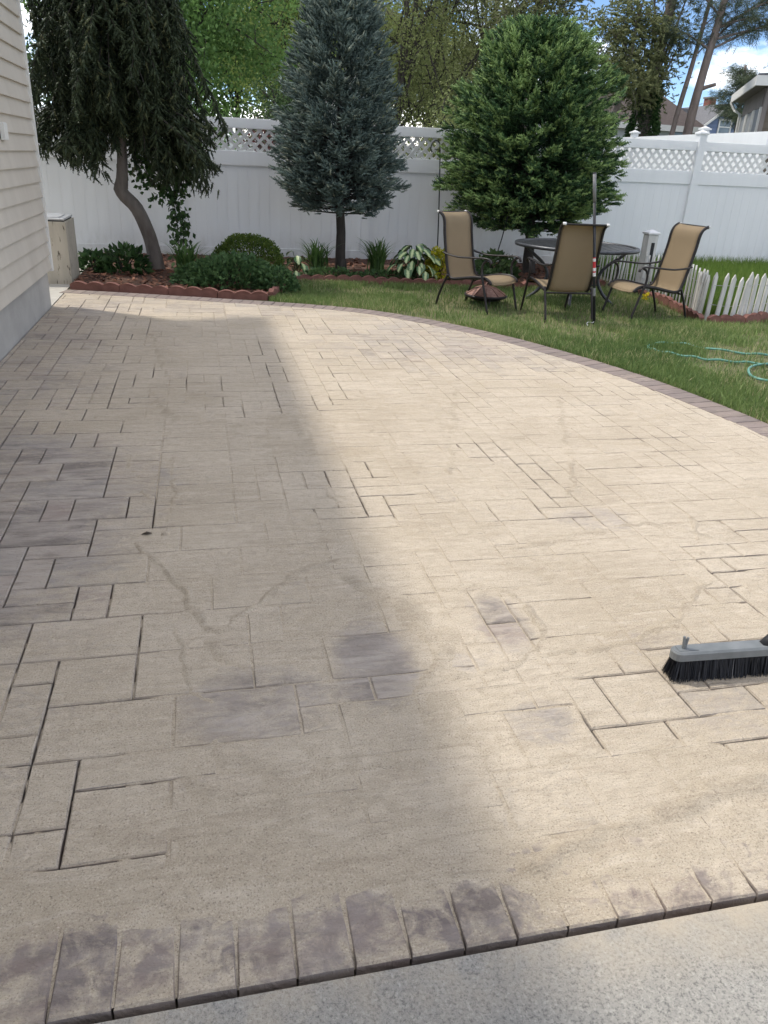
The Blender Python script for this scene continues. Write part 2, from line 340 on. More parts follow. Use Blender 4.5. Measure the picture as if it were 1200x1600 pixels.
def make_travertine():
    m, t, b = newmat('travertine_slab'); v = coords(t, 'world', (9, 9, 1.6))
    c = mixc(t, ramp(t, noise(t, v, 1.2, 5), .3, .7), (.40, .36, .29), (.52, .47, .385))
    c = mixc(t, ramp(t, noise(t, v, 4.5, 4, .6), .62, .68), c, (.07, .055, .04)); t.links.new(c, b.inputs['Base Color']); b.inputs['Roughness'].default_value = .8; return m
M['travertine'] = make_travertine()
M['lid'] = simple('galvanised_lid', (.45, .46, .47), (.58, .59, .6), 8, .35, metal=.6)
M['darkgap'] = simple('dark_rubber', (.015, .015, .015), (.03, .03, .03), 20, .7)
M['palesiding'] = simple('pale_grey_siding', (.50, .52, .53), (.58, .6, .61), 2, .6)
M['bluesiding'] = simple('blue_siding', (.13, .18, .30), (.17, .225, .36), 2, .6)
M['brownsiding'] = simple('brown_siding', (.13, .105, .08), (.18, .15, .115), 3, .7)
M['taupe'] = simple('taupe_soffit', (.19, .165, .155), (.25, .22, .205), 3, .7)
M['brownroof'] = simple('brown_shingle_roof', (.055, .042, .038), (.085, .066, .06), 12, .95)
M['greyroof'] = simple('grey_shingle_roof', (.12, .12, .13), (.18, .18, .19), 12, .95)
M['brick'] = simple('chimney_brick', (.20, .075, .06), (.28, .12, .09), 20, .9)
M['glass'] = simple('dim_window_glass', (.10, .12, .14), (.20, .23, .26), 1.5, .08, spec=.8)
M['curtain'] = simple('window_curtain', (.17, .19, .22), (.34, .36, .39), 12, .5, stretch=(6, 6, .3))
M['stone'] = simple('pale_pebble', (.4, .37, .33), (.55, .52, .47), 20, .8)
M['deadleaf'] = simple('dry_leaf', (.05, .04, .035), (.09, .07, .05), 20, .8)

# ================================================================== PATIO
MX, MY, X0, Y0 = .1142, .1121, -.2483, 1.518          # paver module and the grid's origin
# joints seen standing open in the photo, in modules: (row, from, to) and (column, from, to)
HJ = [(-2, -1.1, 0.8), (-1, -2.1, -1.2), (-1, 14.1, 15.2), (0, -0.9, 0.9), (0, 11.0, 14.0), (1, -2.2, -0.4), (1, 14.1, 16.1), (2, -2.8, -2.2), (2, 12.0, 14.3), (3, -2.2, 0.1), (3, 14.4, 15.0), (3, 17.1, 17.8), (3, 18.1, 18.3), (4, -3.2, -2.2), (4, -0.1, 0.4), (5, -3.5, -0.2), (5, 19.2, 19.3), (6, 18.3, 19.1), (7, -3.9, 0.6), (7, 19.0, 20.1), (8, 19.3, 21.2), (8, 21.2, 22.1), (9, -4.1, -0.4), (9, 19.5, 21.2), (10, -4.5, -4.1), (10, 22.2, 23.5), (11, -4.1, -2.0), (11, 22.3, 24.1), (12, -4.9, -2.0), (12, 13.8, 14.9), (13, -2.0, -0.0), (13, 6.5, 8.1), (13, 15.0, 16.3), (14, -5.3, -0.0), (14, 6.0, 8.0), (14, 16.1, 17.0), (15, 8.0, 10.0), (16, -5.7, -2.0), (16, 16.0, 16.5), (16, 16.0, 17.1), (17, 6.6, 7.0), (17, 8.4, 9.2), (17, 24.1, 25.3), (18, -6.1, -2.0), (18, 7.0, 8.2), (18, 16.0, 17.0), (19, 14.5, 15.8), (20, -6.6, -2.1), (21, 15.0, 16.0), (21, 23.0, 24.8), (22, -7.0, -2.0), (23, 23.4, 24.1), (24, -7.4, -2.0), (26, -7.0, -4.0), (28, -8.2, -2.4), (28, 2.0, 4.0), (29, -4.9, -3.0), (29, 27.8, 30.1), (30, -3.0, -0.7), (31, 25.1, 26.3), (36, 23.8, 25.7), (38, -3.0, -1.9), (40, 15.6, 16.8), (43, 19.8, 21.6), (44, 14.9, 17.2), (45, -10.0, -5.8), (47, -4.0, -3.0), (48, 19.9, 22.2), (50, -4.2, -2.0)]
VJ = [(-8, 30.0, 31.9), (-8, 45.1, 50.1), (-7, 22.5, 24.0), (-7, 26.0, 28.0), (-7, 30.0, 31.4), (-7, 42.8, 45.0), (-7, 48.0, 49.7), (-6, 17.6, 18.1), (-6, 20.1, 22.0), (-6, 24.2, 25.9), (-6, 28.0, 29.8), (-6, 45.2, 47.7), (-6, 50.2, 54.1), (-5, 12.8, 14.0), (-5, 16.0, 17.9), (-5, 20.0, 21.9), (-5, 24.1, 25.8), (-5, 28.0, 31.8), (-5, 28.0, 31.9), (-5, 43.4, 45.0), (-5, 55.1, 58.6), (-4, 8.3, 11.9), (-4, 9.9, 11.9), (-4, 14.0, 15.9), (-4, 18.0, 19.9), (-4, 22.0, 23.8), (-4, 25.9, 27.8), (-4, 32.0, 33.7), (-4, 45.2, 50.0), (-4, 50.2, 53.8), (-3, 5.1, 7.0), (-3, 9.0, 10.9), (-3, 9.8, 10.9), (-3, 13.9, 15.9), (-3, 22.0, 23.7), (-3, 27.8, 35.7), (-3, 27.9, 32.9), (-3, 38.0, 40.0), (-3, 45.2, 47.0), (-3, 55.2, 58.2), (-2, -0.1, 3.7), (-2, 2.2, 5.0), (-2, 7.1, 9.0), (-2, 10.9, 13.9), (-2, 16.0, 21.8), (-2, 23.8, 25.2), (-2, 28.8, 29.8), (-2, 28.8, 29.9), (-2, 33.0, 34.8), (-2, 47.2, 52.9), (-1, -1.9, -1.0), (-1, -1.1, 0.4), (-1, 0.4, 1.0), (-1, 7.0, 9.0), (-1, 13.9, 15.9), (-1, 34.8, 36.7), (0, 3.1, 6.2), (0, 13.0, 15.5), (1, 31.8, 34.2), (3, 27.8, 29.7), (3, 31.7, 33.9), (4, 26.2, 27.7), (5, 38.5, 40.4), (6, 27.1, 32.6), (6, 34.6, 37.6), (6, 40.7, 44.5), (7, 16.8, 17.9), (7, 32.6, 36.3), (7, 37.6, 42.0), (8, 13.0, 16.9), (8, 27.4, 29.7), (9, 13.1, 14.4), (9, 17.0, 19.4), (9, 27.9, 29.6), (10, 29.4, 32.5), (10, 34.4, 36.4), (10, 38.8, 40.7), (10, 48.0, 53.1), (11, -0.5, 0.7), (12, 0.0, 2.0), (12, 48.1, 53.4), (13, -0.5, -0.0), (13, 2.1, 2.2), (13, 12.3, 13.4), (14, -0.2, 2.0), (14, 20.9, 21.3), (15, 3.0, 3.4), (15, 12.8, 13.8), (15, 18.9, 20.8), (16, 0.4, 1.2), (16, 13.1, 14.9), (16, 14.9, 20.8), (16, 16.0, 19.8), (16, 40.0, 42.0), (17, 3.0, 3.8), (17, 16.1, 17.8), (17, 39.1, 39.9), (18, 33.2, 35.3), (19, 4.6, 7.1), (20, 7.4, 8.0), (20, 43.3, 45.8), (21, 8.1, 9.0), (21, 8.4, 9.1), (24, 16.9, 18.7), (24, 21.0, 28.2), (25, 19.0, 20.9), (25, 32.4, 35.6), (26, 21.0, 22.2), (26, 29.0, 30.9), (26, 35.8, 39.6), (30, 28.9, 33.0), (31, 25.0, 28.3)]
OUT = crom([(-1.43, 9.08), (-.8, 8.92), (-.1, 8.72), (.46, 8.55), (1.0, 8.38), (1.61, 8.11), (2.02, 7.76), (2.38, 7.34), (2.8, 6.68), (3.11, 5.98), (3.34, 5.28), (3.47, 4.63), (3.55, 4.0), (3.585, 3.3), (3.585, .955)], 8)
OUTR = resample(OUT, .1135)
tang = np.gradient(OUTR, axis=0); tang /= np.linalg.norm(tang, axis=1)[:, None]
nrm = np.stack([tang[:, 1], -tang[:, 0]], 1)                 # path runs left -> right -> near: right-hand normal points inwards
INR = OUTR + nrm*.229
patio = link('patio', MB().prism([(-1.43, .96)] + [(3.57, .96)] + [tuple(p) for p in OUTR[::-1]] , 'z', -.12, -.034).mesh('patio'), M['bedding'], kind='structure', label='paver patio swept with pale joint sand')
def inset(poly, d):
    n = len(poly); L = []
    for i in range(n):
        a = np.array(poly[i]); b = np.array(poly[(i+1) % n]); t = b-a; ln = np.hypot(*t)
        if ln < 1e-6: continue
        t /= ln; L.append((a + np.array((-t[1], t[0]))*d, t))
    o = []
    for i in range(len(L)):
        p, t = L[i-1]; q, s = L[i]; den = t[0]*s[1]-t[1]*s[0]
        if abs(den) < 1e-5: o.append(tuple(q)); continue
        u = ((q[0]-p[0])*s[1]-(q[1]-p[1])*s[0])/den; o.append(tuple(p+t*u))
    return o
def area(p): return .5*sum(p[i][0]*p[(i+1) % len(p)][1]-p[(i+1) % len(p)][0]*p[i][1] for i in range(len(p)))
def clip(poly, a, b):
    """keep the part left of a->b"""
    o = []; n = len(poly)
    sd = lambda p: (b[0]-a[0])*(p[1]-a[1])-(b[1]-a[1])*(p[0]-a[0])
    for i in range(n):
        p, q = poly[i], poly[(i+1) % n]; s, r = sd(p), sd(q)
        if s >= 0: o.append(p)
        if (s > 0 > r) or (s < 0 < r): u = s/(s-r); o.append((p[0]+(q[0]-p[0])*u, p[1]+(q[1]-p[1])*u))
    return o
def paver_geo(poly, gap=.0048, thick=.045):
    """closed stone: worn bevelled top edge, slightly uneven outline"""
    p = inset(poly, gap/2)
    if len(p) < 3 or area(p) < .0012: return None
    if len(p) == 4:                                          # midpoints make the edges a little uneven
        q = []
        for i in range(4):
            a, b = np.array(p[i]), np.array(p[(i+1) % 4]); t = b-a; m = (a+b)/2+np.array((-t[1], t[0]))/np.hypot(*t)*random.uniform(-.0006, .0014)
            q += [tuple(a), tuple(m)]
        p = q
    c = np.mean(p, axis=0); n = len(p)
    top = [tuple(np.array(v)+(c-np.array(v))/np.hypot(*(c-np.array(v)))*.0045) for v in p]
    V = [(x, y, 0) for x, y in top] + [(x, y, -.0045) for x, y in p] + [(x, y, -thick) for x, y in p]
    F = [tuple(range(n))] + [(n+i, n+(i+1) % n, (i+1) % n, i) for i in range(n)] + [(2*n+i, 2*n+(i+1) % n, n+(i+1) % n, n+i) for i in range(n)]
    return V, F
K0, K1, J0, J1 = -11, 33, -3, 69
hw = set(); vw = set()
for j, a, b in HJ:
    for k in range(K0, K1):
        if min(b, k+1)-max(a, k) > .45: hw.add((k, j))       # joint on the near side of cell (k, j)
for k, a, b in VJ:
    for j in range(J0, J1):
        if min(b, j+1)-max(a, j) > .45: vw.add((k, j))       # joint on the left side of cell (k, j)
used = set(); pieces = []
def fits(k, j, w_, d):
    for a in range(w_):
        for b in range(d):
            if (k+a, j+b) in used or k+a >= K1 or j+b >= J1: return False
            if a and (k+a, j+b) in vw: return False
            if b and (k+a, j+b) in hw: return False
    return True
rp = random.Random(11)
for j in range(J0, J1):
    for k in range(K0, K1):
        if (k, j) in used: continue
        opts = [(s, wt) for s, wt in (((3, 2), 5), ((2, 2), 3.2), ((1, 2), 1.6), ((3, 1), 1.5), ((2, 1), .8), ((1, 1), .05)) if fits(k, j, *s)]
        # a joint that would line up with the one below is disliked
        def w8(s, wt):
            if (k+s[0], j-1) in vw: wt *= .25
            return wt
        if k < 1 and j < 29: s = max(opts, key=lambda q: q[0][0]*q[0][1])[0]
        else: s = rp.choices([q[0] for q in opts], [w8(*q) for q in opts])[0]
        for a in range(s[0]):
            for b in range(s[1]): used.add((k+a, j+b))
        for b in range(s[1]): vw.add((k, j+b)); vw.add((k+s[0], j+b))
        pieces.append((k, j, *s))
inner = [tuple(p) for p in INR[::-1]]                        # from near right to far left, field on the left-hand side
cen = np.array((0.5, 4.0))
polys = []
NEARROW = 1.184
for k, j, a, b in pieces:
    x0, x1, y0, y1 = X0+k*MX, X0+(k+a)*MX, Y0+j*MY, Y0+(j+b)*MY
    if y1 <= NEARROW+.01 or x1 < -1.425 or x0 > 3.4: continue
    p = [(max(x0, -1.425), max(y0, NEARROW)), (x1, max(y0, NEARROW)), (x1, y1), (max(x0, -1.425), y1)]
    whole = inpoly(np.array([q[0] for q in p]), np.array([q[1] for q in p]), [(-1.43, .9)] + [(3.36, .9)] + inner).all()
    if not whole:
        for i in range(len(inner)-1):
            if not p: break
            p = clip(p, inner[i], inner[i+1])
        if len(p) < 3 or area(p) < .0012: continue
    polys.append((p, 'paver', (a, b, round(p[0][0]-x0, 3), round(p[0][1]-y0, 3)) if whole else None))
x = -1.425 + .045
xs = [-1.425] + list(np.arange(-.3343-10*.1124+.0, 3.57, .1124))
xs = [v for v in xs if v >= -1.425]
for a, b in zip(xs[:-1], xs[1:]):
    if b-a > .03: polys.append(([(a, .955), (b, .955), (b, 1.184), (a, 1.184)], 'border_paver', 'near'))
for i in range(len(OUTR)-1):
    p = [tuple(INR[i]), tuple(INR[i+1]), tuple(OUTR[i+1]), tuple(OUTR[i])]
    if min(q[1] for q in p) < 1.19: continue
    if area(p) < 0: p = p[::-1]
    polys.append((p, 'border_paver', None))
def screen(p):
    v = Vector((p[0], p[1], -EYE)); z = v.dot(fw)
    if z < .2: return None
    return 600+1195*v.dot(rt)/z, 800-1195*v.dot(up)/z
def shown(p):
    s = [screen(q) for q in p]
    if any(q is None for q in s): return 0
    c = np.mean(s, axis=0)
    if not any(-30 < q[0] < 1230 and 430 < q[1] < 1640 for q in s): return 0
    return abs(area(s))
order = sorted(polys, key=lambda q: -shown(q[0]))
single, rest = order[:560], order[560:]
NP = {'paver': 0, 'border_paver': 0}; cache = {}; far = {'paver': MB(), 'border_paver': MB()}; fart = {'paver': [], 'border_paver': []}
for p, nm, key in order:
    sh = shown(p)
    if sh <= 0 and nm == 'border_paver' and p[0][1] < 1.2 and False: continue
    c = np.mean(p, axis=0); dz = random.uniform(-.0012, .0008)
    if NP[nm] < 300 and sh > 0:
        NP[nm] += 1
        if key == 'near': mt_ = M['nearborder']; key = None
        else: mt_ = M['border'] if nm == 'border_paver' else M['paver']
        if key is not None and key in cache: me, = cache[key]
        else:
            gme = paver_geo([tuple(np.array(q)-c) for q in p])
            if gme is None: continue
            me = MB().add(*gme).mesh(nm)
            if key is not None: cache[key] = (me,)
        o = link(nm, me, mt_, patio); o.location = (c[0], c[1], dz)
        o.rotation_euler = (random.gauss(0, .0022), random.gauss(0, .0022), random.gauss(0, .0012))
    else:
        gme = paver_geo(p)
        if gme is None: continue
        far[nm].add([(a, b, z+dz) for a, b, z in gme[0]], gme[1]); fart[nm] += [random.random()]*len(gme[0])
for nm in far:
    if far[nm].v:
        me = far[nm].mesh(nm+'s_beyond'); a = me.attributes.new('tint', 'FLOAT', 'POINT'); a.data.foreach_set('value', np.array(fart[nm], np.float32))
        link('far_pavers' if nm == 'paver' else 'far_border_pavers', me, M['paver' if nm == 'paver' else 'border'], patio, kind='stuff')

# ---------------------------------------------------------------- joint sand: a real height field, below the stones where joints stand open
RIDGES = [([(-.853, 5.64), (-.65, 4.64), (-.507, 4.06), (-.403, 3.77), (-.254, 3.2), (-.19, 3.03)], .010, .006), ([(-.48, 7.1), (-.33, 5.9), (-.26, 5.36)], .016, .008),
          ([(-.384, 5.12), (-.238, 4.62), (-.195, 4.37), (-.23, 3.94), (-.186, 3.75), (-.178, 3.19), (-.2, 2.88)], .011, .007),
          ([(-.31, 2.83), (-.204, 2.635), (-.087, 2.36), (0, 2.17), (.18, 2.37), (.338, 2.54), (.6, 2.6)], .016, .008), ([(-.137, 2.19), (-.1, 2.02), (-.066, 1.86), (-.03, 1.78)], .01, .005),
          ([(1.7, 4.95), (1.3, 3.81), (1.17, 3.44)], .012, .006), ([(2.336, 4.68), (1.986, 3.75), (1.71, 3.13)], .012, .006),
          ([(2.185, 2.85), (1.944, 2.38), (1.77, 2.15), (1.513, 1.97), (1.275, 1.886), (1.0, 1.86)], .011, .006), ([(.413, 5.17), (.524, 3.98), (.514, 3.42), (.618, 2.965)], .012, .005),
          ([(1.6, 1.30), (1.388, 1.265), (1.09, 1.216), (.894, 1.171), (.66, 1.12)], .02, .008), ([(.87, 4.29), (1.0, 3.83), (1.024, 3.45)], .01, .005),
          ([(.62, 2.17), (.66, 1.95), (.56, 1.75), (.36, 1.62)], .014, .003), ([(.5, 2.45), (.66, 2.2), (.69, 1.98), (.66, 1.85)], .035, .005), ([(.83, 2.32), (1.03, 2.3), (1.06, 2.02), (.92, 1.85), (.7, 1.82)], .015, .005),
          ([(-.02, 1.75), (.0, 1.6), (.12, 1.5)], .02, .003), ([(-.1, 1.5), (.1, 1.42), (.3, 1.5), (.5, 1.47)], .03, .003), ([(.0, 1.3), (.3, 1.36), (.6, 1.28)], .025, .002), ([(-.05, 2.1), (.1, 1.95), (.3, 1.98)], .014, .004), ([(1.2, 2.6), (1.9, 2.75), (2.2, 2.5)], .02, .005)]
def sand_height(X, Y):
    z = -.0023 + .0052*(fbm(X*2.3+40, Y*2.3+40, 3, 4)-.5) + .0028*(fbm(X*13, Y*13, 9, 3)-.5) + .0016*(vnoise(X*45, Y*45, 21)-.5)
    z += .0022*np.exp(-(((X-.9)/1.6)**2+((Y-1.55)/.45)**2)) + .0012*np.exp(-(((X-1.5)/1.2)**2+((Y-3.4)/1.3)**2))
    for cx, cy, rx, ry, s in CLEAN:
        q = 1.35-((X-cx)/rx)**2-((Y-cy)/ry)**2; z -= np.clip(q, 0, 1)*s*.006
    z -= np.clip((-.35-X)/.5, 0, 1)*np.clip((Y-1.5)/.6, 0, 1)*.004
    rid_ = np.zeros(X.shape)
    wx, wy = .014*(vnoise(X*9, Y*9, 5)-.5)+.008*(vnoise(X*34, Y*34, 15)-.5), .014*(vnoise(X*9, Y*9, 6)-.5)+.008*(vnoise(X*34, Y*34, 16)-.5)
    ang = .35+.5*fbm(X*.5, Y*.5, 14, 2); su, sv = X*np.cos(ang)+Y*np.sin(ang), Y*np.cos(ang)-X*np.sin(ang)
    z += .0026*(fbm(su*2.2+7, sv*26, 23, 3)-.5)*np.clip(fbm(X*1.6, Y*1.6, 29, 2)*2.4-.5, 0, 1)          # broom strokes
    rid_ += .55*np.clip(fbm(su*1.3+3, sv*7+wx*60, 47, 4)*4-2.35, 0, 1)*np.clip(fbm(X*1.1+2, Y*1.1, 48, 2)*3-.9, 0, 1)
    for pts, wd, h in RIDGES:
        P = crom([(a, b) for a, b in pts], 5); d = np.full(X.shape, 9.)
        for i in range(len(P)-1): d = np.minimum(d, segdist(X+wx*3, Y+wy*3, *P[i], *P[i+1])[0])
        rid_ += np.exp(-(d/(wd*1.2))**2)*np.clip(fbm(X*12, Y*12, 88, 4)*4.2-1.5, 0, 1)*min(1, h/.007)
        z += h*np.exp(-(d/wd)**2)*(.4+1.2*vnoise(X*14, Y*14, 31)) - h*.18*np.exp(-((d-2.2*wd)/wd)**2)
    for lst, hor in ((HJ, 1), (VJ, 0)):
        for r, a, b in lst:
            s = (X0+a*MX, Y0+r*MY, X0+b*MX, Y0+r*MY) if hor else (X0+r*MX, Y0+a*MY, X0+r*MX, Y0+b*MY)
            strong = (s[0] < -.15 and s[1] > 2.4)
            d, t = segdist(X, Y, *s); k = np.clip(1.4-d/.0125, 0, 1)
            n_ = 1 if strong else np.clip(vnoise((X if hor else Y)*26, np.full(X.shape, float(r)), 77)*2.6-.55, 0, 1)
            z -= k*n_*(.026 if strong else .022)+.0045*np.clip(1.5-d/.045, 0, 1)
    z += .0022*np.clip((Y-1.02)/.05, 0, 1)*np.clip((1.32-Y)/.08, 0, 1)*np.clip(fbm(X*4, Y*5, 19, 3)*3-.6, 0, 1.2)
    # sand is swept down to nothing along the near rim
    z -= np.clip((1.0-Y)/.045, 0, 1)*.016*np.clip(vnoise(X*14, Y*3, 41)*2-.25, 0, 1)
    return np.maximum(z, -.03), np.clip(rid_, 0, 1)
VS, QS, RT, base = [], [], [], 0
inner_sand = [(-1.42, .962), (3.57, .962)] + [tuple(p) for p in (OUTR+nrm*.20)[::-1]]
for xa, xb, ya, yb, st in ((-1.42, 2.75, .962, 3.5, .010), (-1.42, 3.57, 3.5, 9.1, .03), (2.75, 3.57, .962, 3.5, .04)):
    xs_ = np.linspace(xa, xb, int((xb-xa)/st)+1); ys_ = np.linspace(ya, yb, int((yb-ya)/st)+1)
    X, Y = np.meshgrid(xs_, ys_); Z, RD = sand_height(X, Y); RT.append(RD.ravel())
    if ya > 3 : Z += .0004
    n, m = X.shape; idx = np.arange(n*m).reshape(n, m)+base
    q = np.stack([idx[:-1, :-1], idx[:-1, 1:], idx[1:, 1:], idx[1:, :-1]], -1).reshape(-1, 4)
    ok = inpoly(X.ravel(), Y.ravel(), inner_sand); ok |= (ya < 3)
    q = q[ok[q-base].all(1)]
    VS.append(np.stack([X, Y, Z], -1).reshape(-1, 3)); QS.append(q); base += n*m
link('sand_layer', np_mesh('sand_layer', np.concatenate(VS), np.concatenate(QS), np.concatenate(RT), smooth=True), M['sand'], label='pale joint sand swept in swirls over the patio pavers', cat='sand', kind='stuff')

# ---------------------------------------------------------------- concrete in front, ground, lawn
xs_ = np.linspace(-4, 6, 60)
V = []; F = []
link('concrete_slab', MB().box(-1.45, 6, -4, .942, -.2, -.007).mesh('concrete_slab'), M['concrete'], kind='structure', label='rough grey concrete slab at the foot of the patio')
link('ground', MB().add([(-300, -60, -.2), (300, -60, -.2), (300, 500, -.2), (-300, 500, -.2)], [(0, 1, 2, 3)]).mesh('ground'), M['ground'], kind='structure')
LAWN = [tuple(p) for p in OUTR] + [(3.585, -4), (16, -4), (16, 12.35), (-1.43, 12.35)]
link('lawn', MB().add([(a, b, -.016) for a, b in LAWN], [tuple(range(len(LAWN)))[::-1]]).mesh('lawn'), M['lawn_soil'], kind='structure')
link('side_pad', MB().box(-3.2, -1.436, 8.08, 12.2, -.15, -.004).mesh('side_pad'), M['pad'], kind='structure')
EDGE_L = [(-1.40, 9.17), (-.8, 9.02), (-.11, 8.81), (.46, 8.66), (.70, 8.64)]
EDGE_T = [(.73, 8.68), (.95, 9.3), (1.16, 9.92)]
EDGE_M = [(1.2, 10.02), (1.96, 9.99), (2.78, 9.87), (3.3, 9.82), (4.02, 9.72), (4.5, 9.95), (5.0, 10.12), (5.5, 10.1)]
EDGE_R = [(5.56, 10.0), (5.6, 9.4), (5.58, 8.8), (5.45, 8.1), (5.3, 7.5)]
EDGE_C = [(5.34, 7.44), (5.62, 7.36), (5.95, 7.52), (6.35, 7.66), (7.1, 7.75)]
BED = EDGE_L + EDGE_T + EDGE_M + [(5.6, 12.3), (-1.43, 12.3)]
link('garden_bed', MB().prism(BED, 'z', -.1, .03).mesh('garden_bed'), M['soil'], kind='structure')
n = 5200                                                     # shredded mulch chips
P = np.stack([rng.uniform(-1.43, 5.5, n*2), rng.uniform(8.7, 12.2, n*2)], 1); P = P[inpoly(P[:, 0], P[:, 1], inset(BED, .03) if area(BED) > 0 else BED)][:n]; n = len(P)
a = rng.uniform(0, 2*np.pi, n); L = rng.uniform(.015, .045, n); wd = L*rng.uniform(.15, .45, n); zz = .032+rng.uniform(0, .018, n)
d = np.stack([np.cos(a), np.sin(a), rng.normal(0, .25, n)], 1); e = np.stack([-np.sin(a), np.cos(a), rng.normal(0, .3, n)], 1)
c = np.c_[P, zz]; V = np.stack([c-d*L[:, None]-e*wd[:, None], c+d*L[:, None]-e*wd[:, None], c+d*L[:, None]+e*wd[:, None], c-d*L[:, None]+e*wd[:, None]], 1).reshape(-1, 3)
link('mulch_chips', np_mesh('mulch_chips', V, np.arange(4*n).reshape(n, 4), np.repeat(rng.random(n), 4)), M['mulch'], kind='stuff', label='shredded red brown mulch covering the garden bed', cat='mulch')
def blades(name, P, h0, h1, wid, mat, lean=.5, dry=0, z0=-.016, **kw):
    n = len(P); h = rng.uniform(h0, h1, n); a = rng.uniform(0, 2*np.pi, n); la = rng.uniform(0, 2*np.pi, n); le = np.abs(rng.normal(0, lean, n))*h
    b = np.c_[P, np.full(n, z0)]; s = np.stack([np.cos(a), np.sin(a), np.zeros(n)], 1)*(wid*rng.uniform(.6, 1.4, n))[:, None]
    l = np.stack([np.cos(la)*le, np.sin(la)*le, np.zeros(n)], 1); up_ = np.stack([np.zeros(n), np.zeros(n), h], 1)
    V = np.stack([b-s, b+s, b+s*.7+l*.4+up_*.6, b-s*.7+l*.4+up_*.6, b+l+up_], 1)
    i = np.arange(n)*5; T = np.concatenate([np.stack([i, i+1, i+2], 1), np.stack([i, i+2, i+3], 1), np.stack([i+3, i+2, i+4], 1)])
    patch = fbm(P[:, 0]*1.1, P[:, 1]*1.1, 55, 4); tint = np.clip(rng.normal(.45, .25, n)+(patch-.5)*1.2, 0, 1)
    if dry: tint = np.where(rng.random(n) < dry*np.clip((fbm(P[:, 0]*1.7+9, P[:, 1]*1.7, 66, 3)-.38)*5, .1, 2), 1+rng.uniform(.5, 1, n), tint)
    return link(name, np_mesh(name, V.reshape(-1, 3), T, np.repeat(tint, 5)), mat, kind='stuff', **kw)
n = 360000
P = np.stack([rng.uniform(.7, 8.2, n), rng.uniform(3.2, 10.3, n)], 1)
dep = np.hypot(P[:, 0], P[:, 1]); P = P[(P[:, 0] < .82*P[:, 1]+.6)]
ok = ~inpoly(P[:, 0], P[:, 1], [(-2, -5), (3.585, -5)] + [tuple(p) for p in OUTR[::-1]]) & ~inpoly(P[:, 0], P[:, 1], BED)
pic = [(5.3, 7.5)] + EDGE_C + [(9, 7.8), (9, 12.3), (5.56, 12.3)] + EDGE_R[::-1]
ok &= ~inpoly(P[:, 0], P[:, 1], pic)
bare = fbm(P[:, 0]*1.4+3, P[:, 1]*1.4, 91, 4); ok &= (rng.random(len(P)) < np.clip(1.75-2.2*(bare-.32)/.3, .16, 1))
P = P[ok]
blades('lawn_grass', P, .03, .075, .0032, M['grass'], .6, .16, label='short patchy lawn grass between patio and fence', cat='grass')
n = 60000
P = np.stack([rng.uniform(5.3, 10.5, n), rng.uniform(7.4, 12.25, n)], 1); tg = [(5.62, 7.86), (5.9, 7.74), (6.35, 7.88), (7.5, 8.0), (10.5, 8.0), (10.5, 12.24), (5.98, 12.24), (5.98, 10.2), (5.86, 9.3), (5.78, 8.6), (5.7, 8.1)]
P = P[inpoly(P[:, 0], P[:, 1], tg) & (P[:, 0] < .9*P[:, 1]+.3)]
blades('tall_grass', P, .10, .30, .005, M['tallgrass'], .35, label='tall unmown yellow green grass behind the picket fence', cat='grass')

# ================================================================== HOUSE
HX, HY, ZS, EAVE = -1.40, 8.10, .345, 2.97
house = empty('house', (-5.5, 0, 0), label='cream vinyl sided house with pale grey foundation along the patio', cat='house')
MB().box(-9.5, -1.43, -7, 8.065, -.15, .36).build('foundation', M['foundation'], house, world=True)
MB().box(-9.45, HX-.03, -6.95, HY-.03, .36, EAVE).build('wall', M['siding'], house, world=True)
EX = .127; nb = int((EAVE-ZS)/EX)
for i in range(nb):                                          # lapped boards: the lower edge stands proud, a thin shadow gap above
    z0 = ZS+i*EX; z1 = min(z0+EX, EAVE-.02)
    MB().prism([(HX-.031, z0), (HX+.016, z0), (HX+.016, z0+.006), (HX-.006, z1+.004), (HX-.031, z1+.004)], 'y', -6.9, HY-.028).build('siding_board', M['siding'], house, world=True)
MB().prism([(HX-.05, HY-.03), (HX+.022, HY-.03), (HX+.022, HY+.03), (HX-.09, HY+.03)], 'z', ZS-.02, EAVE-.01).build('corner_trim', M['trim'], house, world=True)
MB().box(HX+.01, HX+.04, 6.72, 6.84, 1.43, 1.55, .006).build('outlet_cover', M['trim'], house, world=True)
OV, RK, SL = .30, .55, .42; ex = HX+OV; rid = -5.5; zr = EAVE+.05+(ex-rid)*SL
pr = [(ex, EAVE+.05), (rid, zr), (2*rid-ex, EAVE+.05), (2*rid-ex, EAVE+.2), (rid, zr+.15), (ex, EAVE+.2)]
MB().prism(pr, 'y', -7-RK, HY+RK).build('roof', M['shingle'], house, world=True)
MB().box(ex-.02, ex+.015, -7-RK, HY+RK+.003, EAVE-.03, EAVE+.14).build('fascia', M['trim'], house, world=True)
MB().box(HX-.03, ex-.022, -7-RK+.01, HY+RK-.01, EAVE-.012, EAVE+.012).build('soffit', M['trim'], house, world=True)
MB().prism([(HX-.03, EAVE+.01), (rid, zr-.02), (2*rid-HX+.03, EAVE+.01)], 'y', HY-.2, HY-.035).build('gable_wall', M['siding'], house, world=True)

